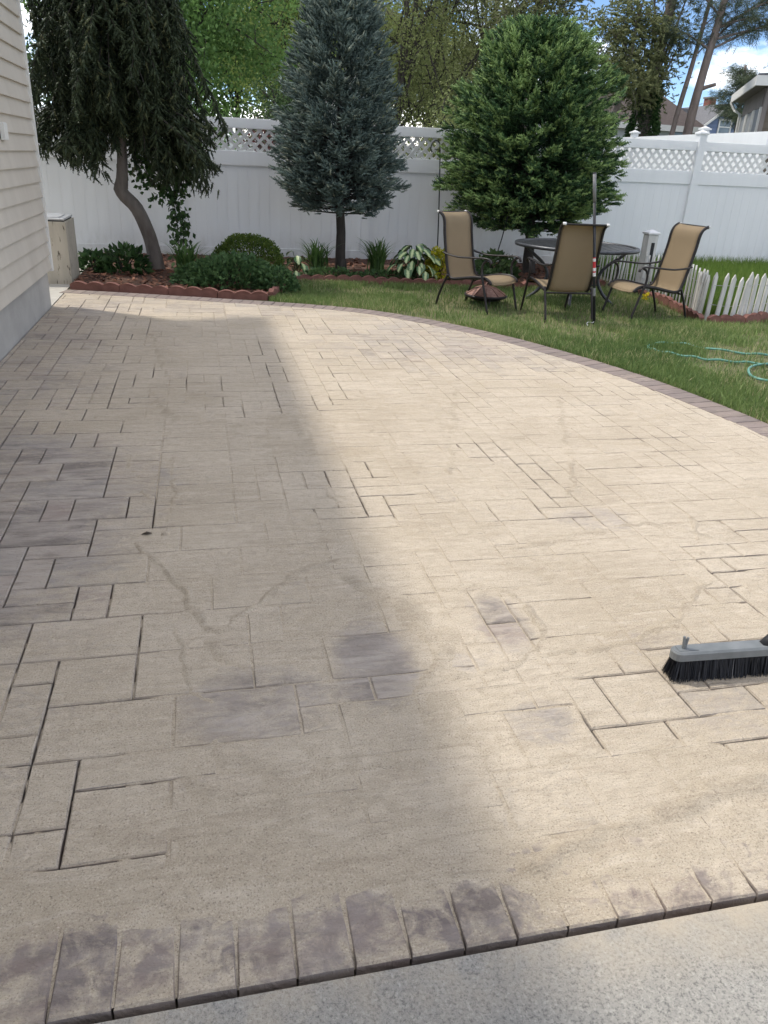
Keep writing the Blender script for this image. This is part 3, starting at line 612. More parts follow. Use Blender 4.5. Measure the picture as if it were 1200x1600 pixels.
# ================================================================== VINYL FENCE
FY = 12.3
fence = empty('vinyl_fence', (2.48, FY, 0), label='long white vinyl privacy fence with lattice top across the garden', cat='fence')
kz = lambda x: 1+.0058*(x-.05)
POSTS = [-3.0, -.262, 2.483, 5.228, 7.97, 10.715]
def shear(mb): mb.v = [(x, y, z*kz(x)) for x, y, z in mb.v]; return mb
for px in POSTS:
    t = MB().box(px-.063, px+.063, FY-(.068 if px > 7 else .034), FY+.06, -.1, 1.985 if px > 7 else 1.9, .004); shear(t); t.build('post', M['vinyl'], fence, world=True)
    if px > 7:
        zt = 1.985*kz(px)
        pst = MB().box(px-.082, px+.082, FY-.087, FY+.079, zt-.005, zt+.028, .005); pst.add([(px-.07, FY-.075, zt+.028), (px+.07, FY-.075, zt+.028), (px+.07, FY+.067, zt+.028), (px-.07, FY+.067, zt+.028), (px, FY-.004, zt+.068)], [(0, 1, 4), (1, 2, 4), (2, 3, 4), (3, 0, 4)])
        pst.build('post_cap', M['vinyl'], fence, world=True)
for a, b in zip(POSTS[:-1], POSTS[1:]):
    a += .0635; b -= .0635
    r = MB().box(a, b, FY-.03, FY+.03, 1.752, 1.882, .004).box(a, b, FY-.03, FY+.03, 1.272, 1.462, .004).box(a, b, FY-.03, FY+.03, .015, .15, .004)
    shear(r); pan = r.build('panel_rails', M['vinyl'], fence, world=True)
    n = 17; bw = (b-a)/n
    for i in range(n):
        u0, u1 = a+i*bw+.0003, a+(i+1)*bw-.0003; g_ = .004
        q = MB().prism([(u0, FY+.012), (u0, FY-.0105), (u0+g_, FY-.012), (u1-g_, FY-.012), (u1, FY-.0105), (u1, FY+.012)], 'z', .14, 1.28)
        shear(q); o = q.build('board', M['vinyl'], pan, world=False)
        for v_ in o.data.vertices: v_.co -= Vector(fence.location)
    for s in (1, -1):
        u = a-.28 if s > 0 else a
        while u < b+ (0 if s > 0 else .28):
            z0, z1 = 1.455, 1.759; p0, p1 = u, u+(z1-z0)*s; h = .019*1.414; zz0, zz1 = z0, z1
            pl = [(p0-h, zz0), (p0+h, zz0), (p1+h, zz1), (p1-h, zz1)]
            pl = clip(clip(pl if area(pl) > 0 else pl[::-1], (a, 9), (a, 0)), (b, 0), (b, 9))
            if len(pl) > 2 and abs(area(pl)) > .0006:
                y0_, y1_ = (FY-.011, FY-.001) if s > 0 else (FY, FY+.01)
                q = MB().prism(pl, 'y', y0_, y1_); shear(q); o = q.build('lattice_slat', M['lattice'], pan)
                for v_ in o.data.vertices: v_.co -= Vector(fence.location)
            u += .138
# the neighbours' fences
nf = empty('neighbour_fence', (9.45, 16, 0), label='taller sunlit white vinyl fence running away behind the right end', cat='fence')
for i, (y0, y1) in enumerate(((12.45, 14.5), (14.5, 17.3), (17.3, 20.1), (20.1, 22.9))):
    x0, x1 = 9.42+.1*(y0-14.5)/2.8, 9.42+.1*(y1-14.5)/2.8
    MB().add([(x0, y0+.06, -.2), (x1, y1-.06, -.2), (x1, y1-.06, 2.2), (x0, y0+.06, 2.2), (x0+.05, y0+.06, -.2), (x1+.05, y1-.06, -.2), (x1+.05, y1-.06, 2.2), (x0+.05, y0+.06, 2.2)], [(0, 3, 2, 1), (4, 5, 6, 7), (3, 7, 6, 2), (0, 1, 5, 4), (0, 4, 7, 3), (1, 2, 6, 5)]).build('panel', M['vinyl'], nf, world=True)
    MB().box(x1-.05, x1+.08, y1-.06, y1+.06, -.2, 2.27, .004).box(x1-.075, x1+.105, y1-.085, y1+.085, 2.27, 2.30).add([(x1-.06, y1-.07, 2.3), (x1+.09, y1-.07, 2.3), (x1+.09, y1+.07, 2.3), (x1-.06, y1+.07, 2.3), (x1+.015, y1, 2.34)], [(0, 1, 4), (1, 2, 4), (2, 3, 4), (3, 0, 4)]).build('post', M['vinyl'], nf, world=True)
nb_ = empty('neighbour_back_fence', (2, 24, 0), label='white fence far behind, glimpsed through the lattice', cat='fence')
for i in range(8):
    x0 = -9+i*2.4
    MB().box(x0+.06, x0+2.34, 23.97, 24.03, -.2, 1.9).build('panel', M['vinyl'], nb_, world=True)
    MB().box(x0-.06, x0+.06, 23.94, 24.06, -.2, 1.96).build('post', M['vinyl'], nb_, world=True)

# ================================================================== PLANTS
def unit(v): return v/np.maximum(np.linalg.norm(v, axis=-1, keepdims=True), 1e-9)
def scatter_tmpl(P, D, L, T, F, tint, r=rng, width=None):
    """copies of template T (m,3; x along the axis) at points P along D, length L -> V, Q, tint"""
    P = np.asarray(P, float); D = unit(np.asarray(D, float)); n = len(P); L = np.broadcast_to(L, (n,))
    U = unit(np.cross(D, r.normal(size=(n, 3)))); W = np.cross(D, U)
    Wd = L if width is None else np.broadcast_to(width, (n,))
    V = P[:, None]+L[:, None, None]*T[None, :, 0:1]*D[:, None]+Wd[:, None, None]*(T[None, :, 1:2]*U[:, None]+T[None, :, 2:3]*W[:, None])
    m = len(T); Q = (np.arange(n)*m)[:, None, None]+np.asarray(F)[None]
    return V.reshape(-1, 3), Q.reshape(-1, len(F[0])), np.repeat(np.broadcast_to(tint, (n,)), m)
def needle_tmpl(k=14, rad=.2, w=.055, seed=1, fwd=.14, core=.105):
    r = np.random.default_rng(seed); V = []; F = []
    for i in range(k):
        t = (i+.5)/k*.95; a = i*2.4+r.uniform(-.3, .3); q = rad*(1-.35*t)*r.uniform(.8, 1.15)
        ca, sa = math.cos(a), math.sin(a); b = len(V)
        V += [(t-w, 0, 0), (t+w, -sa*w*.8, ca*w*.8), (t+fwd, ca*q, sa*q)]; F.append((b, b+1, b+2))
    b = len(V); V += [(0, 0, 0)]+[(.35, core*math.cos(q*1.5708), core*math.sin(q*1.5708)) for q in range(4)]+[(1.02, 0, 0)]
    for q in range(4): F += [(b, b+1+(q+1) % 4, b+1+q), (b+5, b+1+q, b+1+(q+1) % 4)]
    return np.array(V), F
LEAF = (np.array([(0, 0, 0), (.45, .3, .07), (1, 0, 0), (.45, -.3, .07)]), [(0, 1, 2, 3)])
NEEDLE = needle_tmpl(); SPRAY = needle_tmpl(14, .3, .065, 3, .16, .12); LONGN = needle_tmpl(14, .5, .03, 4, .5, .02)
def join(parts):
    V = []; Q = []; T = []; b = 0
    for v, q, t in parts: V.append(v); Q.append(q+b); T.append(t); b += len(v)
    return np.concatenate(V), np.concatenate(Q), np.concatenate(T)
def crown_part(name, parts, mat, parent, **kw):
    V, Q, T = join(parts) if isinstance(parts, list) else parts
    return link(name, np_mesh(name, V-np.array(parent.location), Q, T), mat, parent, **kw)

def spruce(loc, prof, nbr, tw, mat, bark, trunk, label, name, seed, tmpl, droop, tipp, lean=(0, 0), z_low=.72, step=.075):
    """prof: (height, radius) list; branches in all directions carrying rows of finger twigs"""
    r = np.random.default_rng(seed); t = empty(name, loc, label=label, cat='tree')
    zs, rs = [p[0] for p in prof], [p[1] for p in prof]; top = zs[-1]
    ax = lambda z: np.array((loc[0]+lean[0]*z, loc[1]+lean[1]*z, z))
    mb = MB(); mb.tube([ax(z)+np.array((r.normal(0, .008), r.normal(0, .008), 0)) for z in np.linspace(-.05, top*.93, 12)], list(np.linspace(trunk, .012, 12)), 9)
    mb.lathe([(trunk*1.5, -.05), (trunk*1.15, .06), (trunk*.9, .2)], 9, (loc[0], loc[1])); mb.build('trunk', bark, t, smooth=True, world=True)
    bm_ = MB(); P = []; D = []; L = []; TT = []
    for i in range(nbr):
        z = z_low+(top-z_low)*(i+r.uniform(-.5, .5))/nbr if i > nbr*.1 else r.uniform(z_low, z_low+.35)
        z = min(max(z, z_low), top-.05)
        a = i*2.39996+r.normal(0, .25); R_ = float(np.interp(z, zs, rs))*r.uniform(.74, 1.08)*(.78+.42*float(fbm(np.array([(a % 6.283)*1.3+seed]), np.array([z*3.1]), seed, 2)[0])); up_ = np.interp(z/top, [0, .5, 1], [-.1, .22, .9])
        o = ax(z-up_*R_*.5); dirv = np.array((math.cos(a), math.sin(a), 0)); n = max(3, int(R_/step)); pts = []
        for k in range(n+1):
            s = k/n; pts.append(o+dirv*R_*s+np.array((0, 0, up_*R_*s+droop*R_*(s*s-s*.3)*(1 if z < top*.7 else .3))))
        if z < z_low+1.0: bm_.tube(pts, list(np.linspace(.012, .003, n+1)), 4, caps=False)
        side = np.array((-math.sin(a), math.cos(a), 0)); tone = r.normal(0, .16); R_t = tipp*r.uniform(.3, 1.7)
        for k in range(1, n+1):
            s = k/n
            if s < .3: continue
            dloc = unit(pts[k]-pts[k-1]); reach = .17*(1-s)+.06
            for q in range(tw+(2 if s > .6 else 0)):
                sg = (-1, 1, 0)[q % 3] if s < .85 else r.uniform(-1, 1)
                dd = unit(dloc*r.uniform(.6, 1.2)+side*sg*r.uniform(.4, 1.0)+np.array((0, 0, r.normal(.12, .22))))
                P.append(pts[k]+dd*reach*r.uniform(-.2, .8)+r.normal(0, .022, 3)); D.append(unit(dd+np.array((0, 0, r.normal(.1, .15))))); L.append(r.uniform(.075, .13))
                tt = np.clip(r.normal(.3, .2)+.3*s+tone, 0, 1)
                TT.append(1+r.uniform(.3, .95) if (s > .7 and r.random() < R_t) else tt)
    # leader
    for k in range(60):
        z = r.uniform(top-.35, top+.02); P.append(ax(z)); D.append(unit(np.array((r.normal(0, .6), r.normal(0, .6), 1)))); L.append(.12); TT.append(r.random())
    if bm_.v: bm_.build('branches', bark, t, world=True)
    print(name, len(P)); crown_part('crown', scatter_tmpl(P, D, np.array(L), *tmpl, np.array(TT), r), mat, t); return t
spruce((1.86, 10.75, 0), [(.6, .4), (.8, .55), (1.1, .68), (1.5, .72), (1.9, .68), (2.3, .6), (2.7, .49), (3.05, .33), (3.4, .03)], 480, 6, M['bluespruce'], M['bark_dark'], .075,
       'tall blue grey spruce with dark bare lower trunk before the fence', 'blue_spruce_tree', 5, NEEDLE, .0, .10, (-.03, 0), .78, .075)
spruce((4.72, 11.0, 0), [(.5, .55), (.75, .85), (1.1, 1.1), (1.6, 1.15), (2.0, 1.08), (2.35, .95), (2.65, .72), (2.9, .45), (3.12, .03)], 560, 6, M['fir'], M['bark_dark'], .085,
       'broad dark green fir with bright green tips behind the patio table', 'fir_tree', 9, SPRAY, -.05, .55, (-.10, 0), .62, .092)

# ---- weeping spruce with the crooked trunk
r = np.random.default_rng(21)
wt = empty('weeping_spruce_tree', (-.56, 10.55, 0), label='dark weeping spruce with crooked bare trunk beside the house', cat='tree')
tp = crom([(-.54, 10.55, -.05), (-.57, 10.55, .2), (-.62, 10.55, .45), (-.74, 10.55, .75), (-.90, 10.55, .93), (-.885, 10.55, 1.08), (-.86, 10.55, 1.35), (-.85, 10.55, 1.8), (-.9, 10.55, 2.6), (-.95, 10.6, 3.6), (-.8, 10.6, 4.4)], 4)
MB().tube(tp, list(np.interp(np.linspace(0, 1, len(tp)), [0, .04, .15, .4, .42, .5, 1], [.125, .10, .085, .078, .088, .07, .015])), 12).build('trunk', M['bark'], wt, smooth=True, world=True)
P = []; D = []; L = []; TT = []; bm_ = MB()
for i in range(330):
    z = r.uniform(1.75, 4.3); a = r.uniform(0, 2*math.pi); c = np.array((-.88, 10.57, z)); R_ = np.interp(z, [1.7, 2.6, 3.4, 4.3], [.75, .85, .8, .4])*r.uniform(.25, 1.05)
    if math.cos(a) > .3: R_ *= 1.05
    dv = np.array((math.cos(a), math.sin(a)*.9, 0)); top_ = c+dv*R_*.6+np.array((0, 0, r.uniform(.02, .25))); endx = c+dv*R_
    low = 1.12 if math.cos(a) > .55 and r.random() < .55 else r.uniform(1.3, 1.75)
    zb = max(low+r.uniform(-.05, .35), z-r.uniform(.6, 1.7)); n = max(4, int((endx[2]-zb)/.06))
    path = [c, (c+top_)/2+np.array((0, 0, .05)), top_, endx+np.array((0, 0, -.1))]
    x_ = endx+np.array((0, 0, -.1)); sway = r.normal(0, .02, 2)
    for k in range(n):
        x_ = x_+np.array((sway[0]*.5+r.normal(0, .01), sway[1]*.5+r.normal(0, .01), -.06))
        if x_[2] < zb: break
        path.append(x_.copy())
    bm_.tube(path[::2]+[path[-1]] if len(path) % 2 == 0 else path[::2], .005, 3, caps=False)
    for k in range(2, len(path)):
        for q in range(5):
            f = r.random(); p = path[k-1]*(1-f)+path[k]*f
            dd = unit(np.array((r.normal(0, .55), r.normal(0, .55), -1.0+ (0.5 if k < 5 else 0)))); P.append(p); D.append(dd); L.append(r.uniform(.09, .17))
            TT.append(1+r.uniform(.2, .8) if r.random() < .05 else np.clip(r.normal(.4, .25), 0, 1))
# low spreading boughs on both sides
for (x1, z1, s) in ((-1.75, 1.55, .12), (-1.6, 1.5, .1), (.05, 1.55, .3), (0.02, 1.75, .1), (-.15, 1.42, .25), (-1.35, 1.42, .15), (.02, 1.4, .28), (-1.2, 1.38, .1), (-.35, 1.35, .2)):
    for rep in range(6):
        b0 = np.array((-.86, 10.55, 1.9+r.uniform(-.2, .2))); b1 = np.array((x1+r.normal(0, .08), 10.5+r.normal(0, .3), z1+r.normal(0, .06))); pts = crom([b0, (b0+b1)/2+np.array((0, 0, .14)), b1], 6)
        bm_.tube(pts, list(np.linspace(.014, .004, len(pts))), 4, caps=False)
        for p in pts[3:]:
            for q in range(7): P.append(p+r.normal(0, .03, 3)); D.append(unit(np.array((r.normal(0, .6)+(b1-b0)[0]*.5, r.normal(0, .6), -.7)))); L.append(r.uniform(.1, .19)); TT.append(1.4 if r.random() < .1 else np.clip(r.normal(.4, .25), 0, 1))
        for q in range(int(40*s)):
            x_ = b1+np.array((r.normal(0, .06), r.normal(0, .08), -r.uniform(0, s+.05))); P.append(x_); D.append(unit(np.array((r.normal(0, .35), r.normal(0, .35), -1)))); L.append(r.uniform(.1, .16)); TT.append(r.random())
bm_.build('branches', M['bark_dark'], wt, world=True)
print('weep', len(P)); crown_part('crown', scatter_tmpl(P, D, np.array(L), *NEEDLE, np.array(TT), r, np.array(L)*.95), M['weep'], wt)

# ---- broad-leaved trees beyond the fence
def leafy_tree(name, loc, top, cc, cr, n_main, n_leaf, leaf, mat, bark, label, seed, trunk=.2, clump=.45, group=None, sub=4, tilt=.3, shell=.25, cat='tree'):
    r = np.random.default_rng(seed); t = empty(name, loc, label=label, cat=cat, group=group); b = np.array(loc, float); cc = np.array(cc, float); cr = np.array(cr, float)
    mb = MB(); tp_ = crom([b+(0, 0, -.2), b+(r.normal(0, .1), r.normal(0, .1), top*.3), (b*.4+cc*.6)*(1, 1, 0)+(0, 0, top*.6), cc*(1, 1, 0)+(r.normal(0, .2), 0, top)], 6)
    mb.tube(tp_, list(np.linspace(trunk, trunk*.15, len(tp_))), 8); ends = []
    for i in range(n_main):
        f = r.uniform(.28, .95); o = tp_[int(f*(len(tp_)-1))]; u = unit(r.normal(size=3)); e_ = cc+u*cr*r.uniform(shell, 1)**.5
        mid = o*.45+e_*.55+np.array((0, 0, .12*np.linalg.norm(e_-o)*r.uniform(-.3, 1))); pts = crom([o, mid, e_], 5)
        mb.tube(pts, list(np.linspace(trunk*.35*(1.1-f)+.02, .012, len(pts))), 5, caps=False)
        for k in range(sub):
            s = pts[r.integers(3, len(pts))]; e2 = s+unit(r.normal(size=3)+(0, 0, .2))*cr.mean()*r.uniform(.12, .38); mb.tube([s, (s+e2)/2+r.normal(0, .06, 3), e2], [.02, .012, .005], 4, caps=False); ends += [e2, (s+e2)/2]
        ends += [e_, pts[-3]]
    mb.build('trunk', bark, t, world=True)
    ends = np.array(ends); idx = r.integers(0, len(ends), n_leaf); P = ends[idx]+r.normal(0, clump, (n_leaf, 3))*(1, 1, .62)
    D = unit(r.normal(size=(n_leaf, 3))+(0, 0, -tilt)); tone = r.random(len(ends))
    crown_part('crown', scatter_tmpl(P, D, leaf*r.uniform(.7, 1.3, n_leaf), *LEAF, np.clip(tone[idx]*.6+r.normal(.25, .2, n_leaf), 0, 1), r), mat, t); return t
leafy_tree('maple_tree', (-.3, 30, -.2), 9, (-1.0, 30, 6.2), (5.0, 3.5, 4.6), 34, 31000, .14, M['maple'], M['bark_dark'], 'bright green full maple behind the left end of the fence', 31, .22, .5)
leafy_tree('yellow_green_tree', (4.2, 37, -.2), 12, (3.6, 37, 8.2), (5.2, 4, 4.4), 30, 22000, .13, M['yellowleaf'], M['bark_dark'], 'tall open yellow green tree with dark forked limbs left of the spruce', 32, .3, .55)
leafy_tree('olive_tree', (5.6, 24, -.2), 8, (5.9, 24, 4.9), (1.9, 1.6, 3.4), 26, 19000, .065, M['olive'], M['bark_dark'], 'slender half bare olive leaved tree just right of the blue spruce', 33, .14, .3, sub=6)
leafy_tree('olive_tree', (7.2, 26, -.2), 9, (7.6, 26, 4.6), (2.4, 2, 3.6), 30, 23000, .065, M['olive'], M['bark_dark'], 'thin twiggy spring tree with pale branches left of the fir', 34, .12, .35, sub=7)
leafy_tree('olive_tree', (9.2, 27, -.2), 9, (9.5, 27, 6.4), (2.6, 2, 3.2), 22, 16000, .075, M['hemlock'], M['bark'], 'tall grey green tree rising behind the top of the fir', 36, .15, .4, sub=5)
leafy_tree('hedge_tree', (2.3, 22, -.2), 3.0, (2.2, 22, 2.1), (.9, .8, 1.4), 22, 9000, .07, M['darkgreen'], M['bark_dark'], 'dark narrow evergreen behind the fence beside the blue spruce', 37, .1, .2)
leafy_tree('maroon_shrub', (1.35, 15.0, -.2), 1.6, (1.35, 15.0, 1.35), (.7, .5, .62), 20, 6000, .05, M['maroon'], M['bark_dark'], 'dark red leaved shrub just showing over the fence', 38, .05, .14, cat='shrub')
leafy_tree('green_shrub', (-.4, 16.5, -.2), 1.9, (-.3, 16.5, 1.5), (1.1, .6, .75), 24, 8000, .07, M['maple'], M['bark_dark'], 'light green shrub over the fence right of the weeping spruce', 39, .05, .2, cat='shrub')
leafy_tree('olive_shrub', (6.6, 20, -.2), 2.4, (6.6, 20, 1.9), (1.5, .8, 1.0), 26, 9000, .07, M['olive'], M['bark_dark'], 'olive green shrub over the fence between the spruce and the fir', 40, .06, .25, cat='shrub')
FAR = [(-14, 50, 'maple', 'green crown far behind the house side at the left edge'), (-6, 58, 'darkgreen', 'dark green tree far behind the maple'), (3, 60, 'maple', 'distant green tree behind the yellow green tree'), (11, 52, 'olive', 'distant olive tree behind the half bare trees'),
       (18, 56, 'hemlock', 'distant grey green tree behind the fir'), (27, 62, 'darkgreen', 'distant dark tree behind the leaning trunks'), (7, 46, 'yellowleaf', 'distant pale yellow green tree behind the utility pole')]
for i, (x, y, mt, lab) in enumerate(FAR):
    h = [13, 10, 11, 11, 10, 6.5, 13][i]
    leafy_tree('distant_tree', (x, y, -.2), h, (x, y, h*.6), (5.5 if i != 5 else 4, 4, h*.42), 30, 9000, .30, M[mt], M['bark_dark'], lab, 50+i, .25, .8, group='distant trees', sub=3)

# ---- tall conifers on the right with leaning trunks
def limb_tufts(r, mb, P, D, L, TT, o, e_, rad, tuft, nt, sag=0., ln=.2):
    o = np.array(o, float); e_ = np.array(e_, float); pts = crom([o, (o+e_)/2+np.array((0, 0, sag)), e_], 6); mb.tube(pts, list(np.linspace(rad, rad*.25, len(pts))), 5, caps=False)
    for k in range(3, len(pts)):
        for q in range(nt):
            s = pts[k]+r.normal(0, tuft, 3)*(1, 1, .5); P.append(s); D.append(unit(np.array((r.normal(0, 1), r.normal(0, 1), r.normal(-.4, .5))))); L.append(ln*r.uniform(.7, 1.3)); TT.append(r.random())
        if k % 2 == 0: mb.tube([pts[k], pts[k]+r.normal(0, tuft*1.4, 3)], [rad*.25, .004], 3, caps=False)
def conifer(name, trunk_pts, rad, limbs, mat, label, seed, nt=14, tuft=.22, ln=.2, tm=LONGN, bark=None):
    r = np.random.default_rng(seed); t = empty(name, (*trunk_pts[0][:2], 0), label=label, cat='tree'); bk = bark or M['bark_pine']
    tp_ = crom(trunk_pts, 6); MB().tube(tp_, list(np.linspace(rad, rad*.45, len(tp_))), 10).build('trunk', bk, t, smooth=True, world=True)
    mb = MB(); P, D, L, TT = [], [], [], []
    for f, e_, sag in limbs: limb_tufts(r, mb, P, D, L, TT, tp_[int(f*(len(tp_)-1))], e_, rad*.22, tuft, nt, sag, ln)
    if mb.v: mb.build('branches', bk, t, world=True)
    if P: crown_part('crown', scatter_tmpl(P, D, np.array(L), *tm, np.array(TT), r), mat, t)
    return t
rr = np.random.default_rng(77)
conifer('leaning_pine_tree', [(11.9, 19, -.2), (11.9, 19, 2.4), (12.02, 19, 3.8), (12.2, 19, 5.2), (12.4, 19, 7.5)], .135,
        [(.62, (14.3, 18.6, 5.0), .15), (.66, (13.9, 19.5, 5.6), .1), (.6, (10.6, 19, 4.6), .1), (.75, (13.6, 18.8, 5.9), .1), (.7, (14.8, 19, 5.4), .3), (.85, (13.2, 19, 6.8), .2), (.8, (11.2, 19, 6.2), .1), (.9, (13.8, 19.4, 7.0), .2), (.72, (10.8, 18.5, 5.3), .1), (.66, (14.9, 18.2, 4.75), .2), (.68, (13.3, 18.7, 4.9), .1)],
        M['pine'], 'thick bare leaning pine trunk with a sawn stub, right of the fir', 61, 16, .26, .2)
st = bpy.data.objects['leaning_pine_tree']; MB().tube([(12.06, 18.98, 3.42), (12.2, 18.95, 3.47), (12.36, 18.93, 3.52)], [.05, .042, .04], 8).build('sawn_stub', M['bark_pine'], st, world=True)
conifer('slender_pine_tree', [(11.48, 19.2, -.2), (11.6, 19.2, 2.4), (11.8, 19.2, 3.9), (11.95, 19.2, 5.2), (12.1, 19.2, 7.2)], .075,
        [(.55, (12.8, 19.4, 4.7), .1), (.6, (10.9, 19.2, 4.5), .05), (.75, (11.0, 19.3, 6.0), .1), (.85, (12.9, 19, 6.6), .1), (.7, (12.6, 19, 5.3), .05)], M['pine'], 'thin leaning trunk immediately left of the thick leaning pine', 62, 10, .2, .18)
conifer('ivy_clad_tree', [(10.85, 19.5, -.2), (10.95, 19.5, 1.8), (11.0, 19.5, 3.0), (11.05, 19.5, 4.2), (11.2, 19.5, 6.0)], .2,
        [(.45, (10.3, 19.3, 4.0), .1), (.45, (11.5, 19.6, 5.0), -.1), (.45, (11.3, 19.5, 5.6), -.1), (.5, (10.6, 19.4, 5.6), -.1), (.4, (9.9, 19.2, 3.5), .15), (.55, (9.6, 19.2, 4.6), .2), (.6, (9.9, 19.4, 5.2), .2), (.6, (11.7, 19.6, 5.8), 0), (.5, (9.3, 19, 4.0), .2), (.7, (10.3, 19.2, 5.9), .1), (.6, (10.7, 19, 4.7), .1), (.5, (10.2, 19, 3.2), .1), (.42, (11.4, 19.3, 4.3), .1)],
        M['hemlock'], 'multi stemmed conifer with ivy round its base behind the fence', 63, 15, .24, .14, SPRAY, M['bark'])
iv = bpy.data.objects['ivy_clad_tree']; n = 5200
a = rng.uniform(0, 6.28, n); z = rng.uniform(1.2, 3.5, n)**1.0; q = .24+.12*rng.random(n)-.02*z+np.where(z < 2.7, .06, 0)
crown_part('ivy', scatter_tmpl(np.stack([10.95+np.cos(a)*q, 19.5+np.sin(a)*q, z], 1), np.stack([np.cos(a), np.sin(a), np.full(n, -.4)], 1), .09, *LEAF, rng.random(n)), M['ivy'], iv)
conifer('small_hemlock_tree', [(9.85, 19, -.2), (9.86, 19, 2.4), (9.93, 19, 3.1), (10.0, 19, 3.6), (10.1, 19, 5.0)], .09,
        [(.6, (9.2, 19, 3.5), .1), (.6, (10.6, 18.9, 3.5), .1), (.7, (9.3, 18.8, 4.0), .1), (.75, (10.5, 19, 4.0), .1), (.8, (9.5, 19, 4.5), .1), (.9, (10.4, 18.8, 4.7), .1), (.65, (9.9, 18.5, 3.4), .1), (.95, (9.7, 19, 5.1), .1), (.7, (8.9, 18.9, 3.8), .15), (.85, (8.8, 19, 4.6), .2)], M['hemlock'], 'olive green hemlock with slim trunk over the right of the fir', 64, 24, .26, .14, SPRAY, M['bark'])
conifer('tall_hemlock_tree', [(8.3, 21, -.2), (8.35, 21, 3), (8.4, 21, 5), (8.45, 21, 8)], .14,
        [(.5, (7.5, 21, 5.0), .1), (.5, (9.3, 21, 5.0), .1), (.6, (7.3, 20.8, 5.6), .1), (.6, (9.6, 21, 5.7), .1), (.7, (7.7, 21, 6.3), .1), (.7, (9.3, 20.8, 6.4), .1), (.45, (9.1, 20.6, 4.4), .1), (.8, (9.0, 21, 7.2), .1), (.8, (7.9, 21, 7.2), .1), (.55, (8.4, 20.4, 5.2), .1), (.65, (8.5, 20.4, 5.9), .1)], M['hemlock'], 'tall thin trunked hemlock directly behind the top of the fir', 65, 22, .32, .16, SPRAY, M['bark_pine'])
conifer('far_pine_tree', [(18.6, 26.5, -.2), (18.5, 26.5, 2.5), (18.4, 26.5, 4.0), (18.3, 26.5, 5.0)], .1,
        [(.45+.05*i, (18.4+(.8-.06*i)*(-1)**i*rr.uniform(.7, 1.1), 26.5+rr.normal(0, .3), 3.3+.17*i), .05) for i in range(10)], M['pine'], 'small dark pine beside the brown house at the right edge', 66, 26, .2, .17)

# ---- the bed's plants
def leaf_bush(name, loc, size, n, leaf, mat, label, seed, dome=True, stems=6, part='foliage', cat='shrub', up_=.5, shell=.55, z0=.03):
    r = np.random.default_rng(seed); t = empty(name, (loc[0], loc[1], z0), label=label, cat=cat); mb = MB()
    for i in range(stems):
        a = r.uniform(0, 6.28); q = r.uniform(.2, .8); mb.tube([(loc[0], loc[1], z0-.02), (loc[0]+math.cos(a)*size[0]*q*.5, loc[1]+math.sin(a)*size[1]*q*.5, z0+size[2]*.5), (loc[0]+math.cos(a)*size[0]*q, loc[1]+math.sin(a)*size[1]*q, z0+size[2]*.85)], [.008, .006, .003], 4, caps=False)
    mb.build('stems', M['bark_dark'], t, world=True)
    u = unit(r.normal(size=(n, 3))); u[:, 2] = np.abs(u[:, 2]); q = r.uniform(shell, 1, n)**.6; lump = .86+.28*fbm(u[:, 0]*2.5+seed, u[:, 1]*2.5+u[:, 2]*2, seed, 3)
    P = np.array((loc[0], loc[1], z0))+u*np.array(size)*(q*lump)[:, None]
    D = unit(u*(1, 1, .6)+r.normal(0, .6, (n, 3))+(0, 0, up_-.3)); tn = np.clip(r.normal(.4, .25, n), 0, 1)
    crown_part(part, scatter_tmpl(P, D, leaf*r.uniform(.65, 1.3, n), *LEAF, tn, r), mat, t); return t
leaf_bush('boxwood_bush', (.58, 10.2), (.47, .42, .50), 9000, .03, M['boxwood'], 'clipped rounded boxwood with yellow green new growth', 71, shell=.8)
leaf_bush('leafy_perennial', (.33, 9.35), (.52, .38, .34), 2600, .06, M['leafy'], 'broad mound of soft green leaves in front of the boxwood', 72, cat='plant')
leaf_bush('leafy_perennial', (.83, 9.2), (.26, .3, .22), 1100, .055, M['leafy'], 'smaller leafy mound at the inner corner of the edging', 73, cat='plant')
leaf_bush('ivy_plant', (-.92, 10.25), (.3, .25, .3), 420, .085, M['ivy'], 'broad leaved green plant at the foot of the crooked trunk', 74, cat='plant', stems=9)
leaf_bush('ivy_plant', (-1.28, 10.35), (.2, .2, .22), 240, .085, M['ivy'], 'dark leafy plant between the stone box and the crooked trunk', 75, cat='plant', stems=7)
leaf_bush('euonymus_bush', (3.1, 10.2), (.23, .2, .42), 1800, .04, M['yellow'], 'small golden yellow and green shrub behind the left chair', 76, stems=9)
leaf_bush('shade_plant', (3.95, 10.35), (.3, .25, .36), 500, .085, M['darkgreen'], 'dark broad leaved plant under the fir behind the left chair', 77, cat='plant')
leaf_bush('low_ground_cover', (2.35, 10.2), (.5, .12, .09), 700, .04, M['leafy'], 'low green ground cover along the edging between the hostas', 78, cat='plant', stems=4)
leaf_bush('low_ground_cover', (1.62, 10.18), (.36, .13, .12), 600, .045, M['leafy'], 'low green ground cover along the edging before the spruce trunk', 79, cat='plant', stems=4)
leaf_bush('low_ground_cover', (3.55, 10.1), (.34, .16, .14), 600, .05, M['darkgreen'], 'low dark ground cover behind the left chair seat', 80, cat='plant', stems=4)
leaf_bush('leafy_perennial', (-.1, 9.5), (.24, .2, .2), 700, .055, M['leafy'], 'small leafy mound in front of the left daylily clump', 84, cat='plant', stems=4)
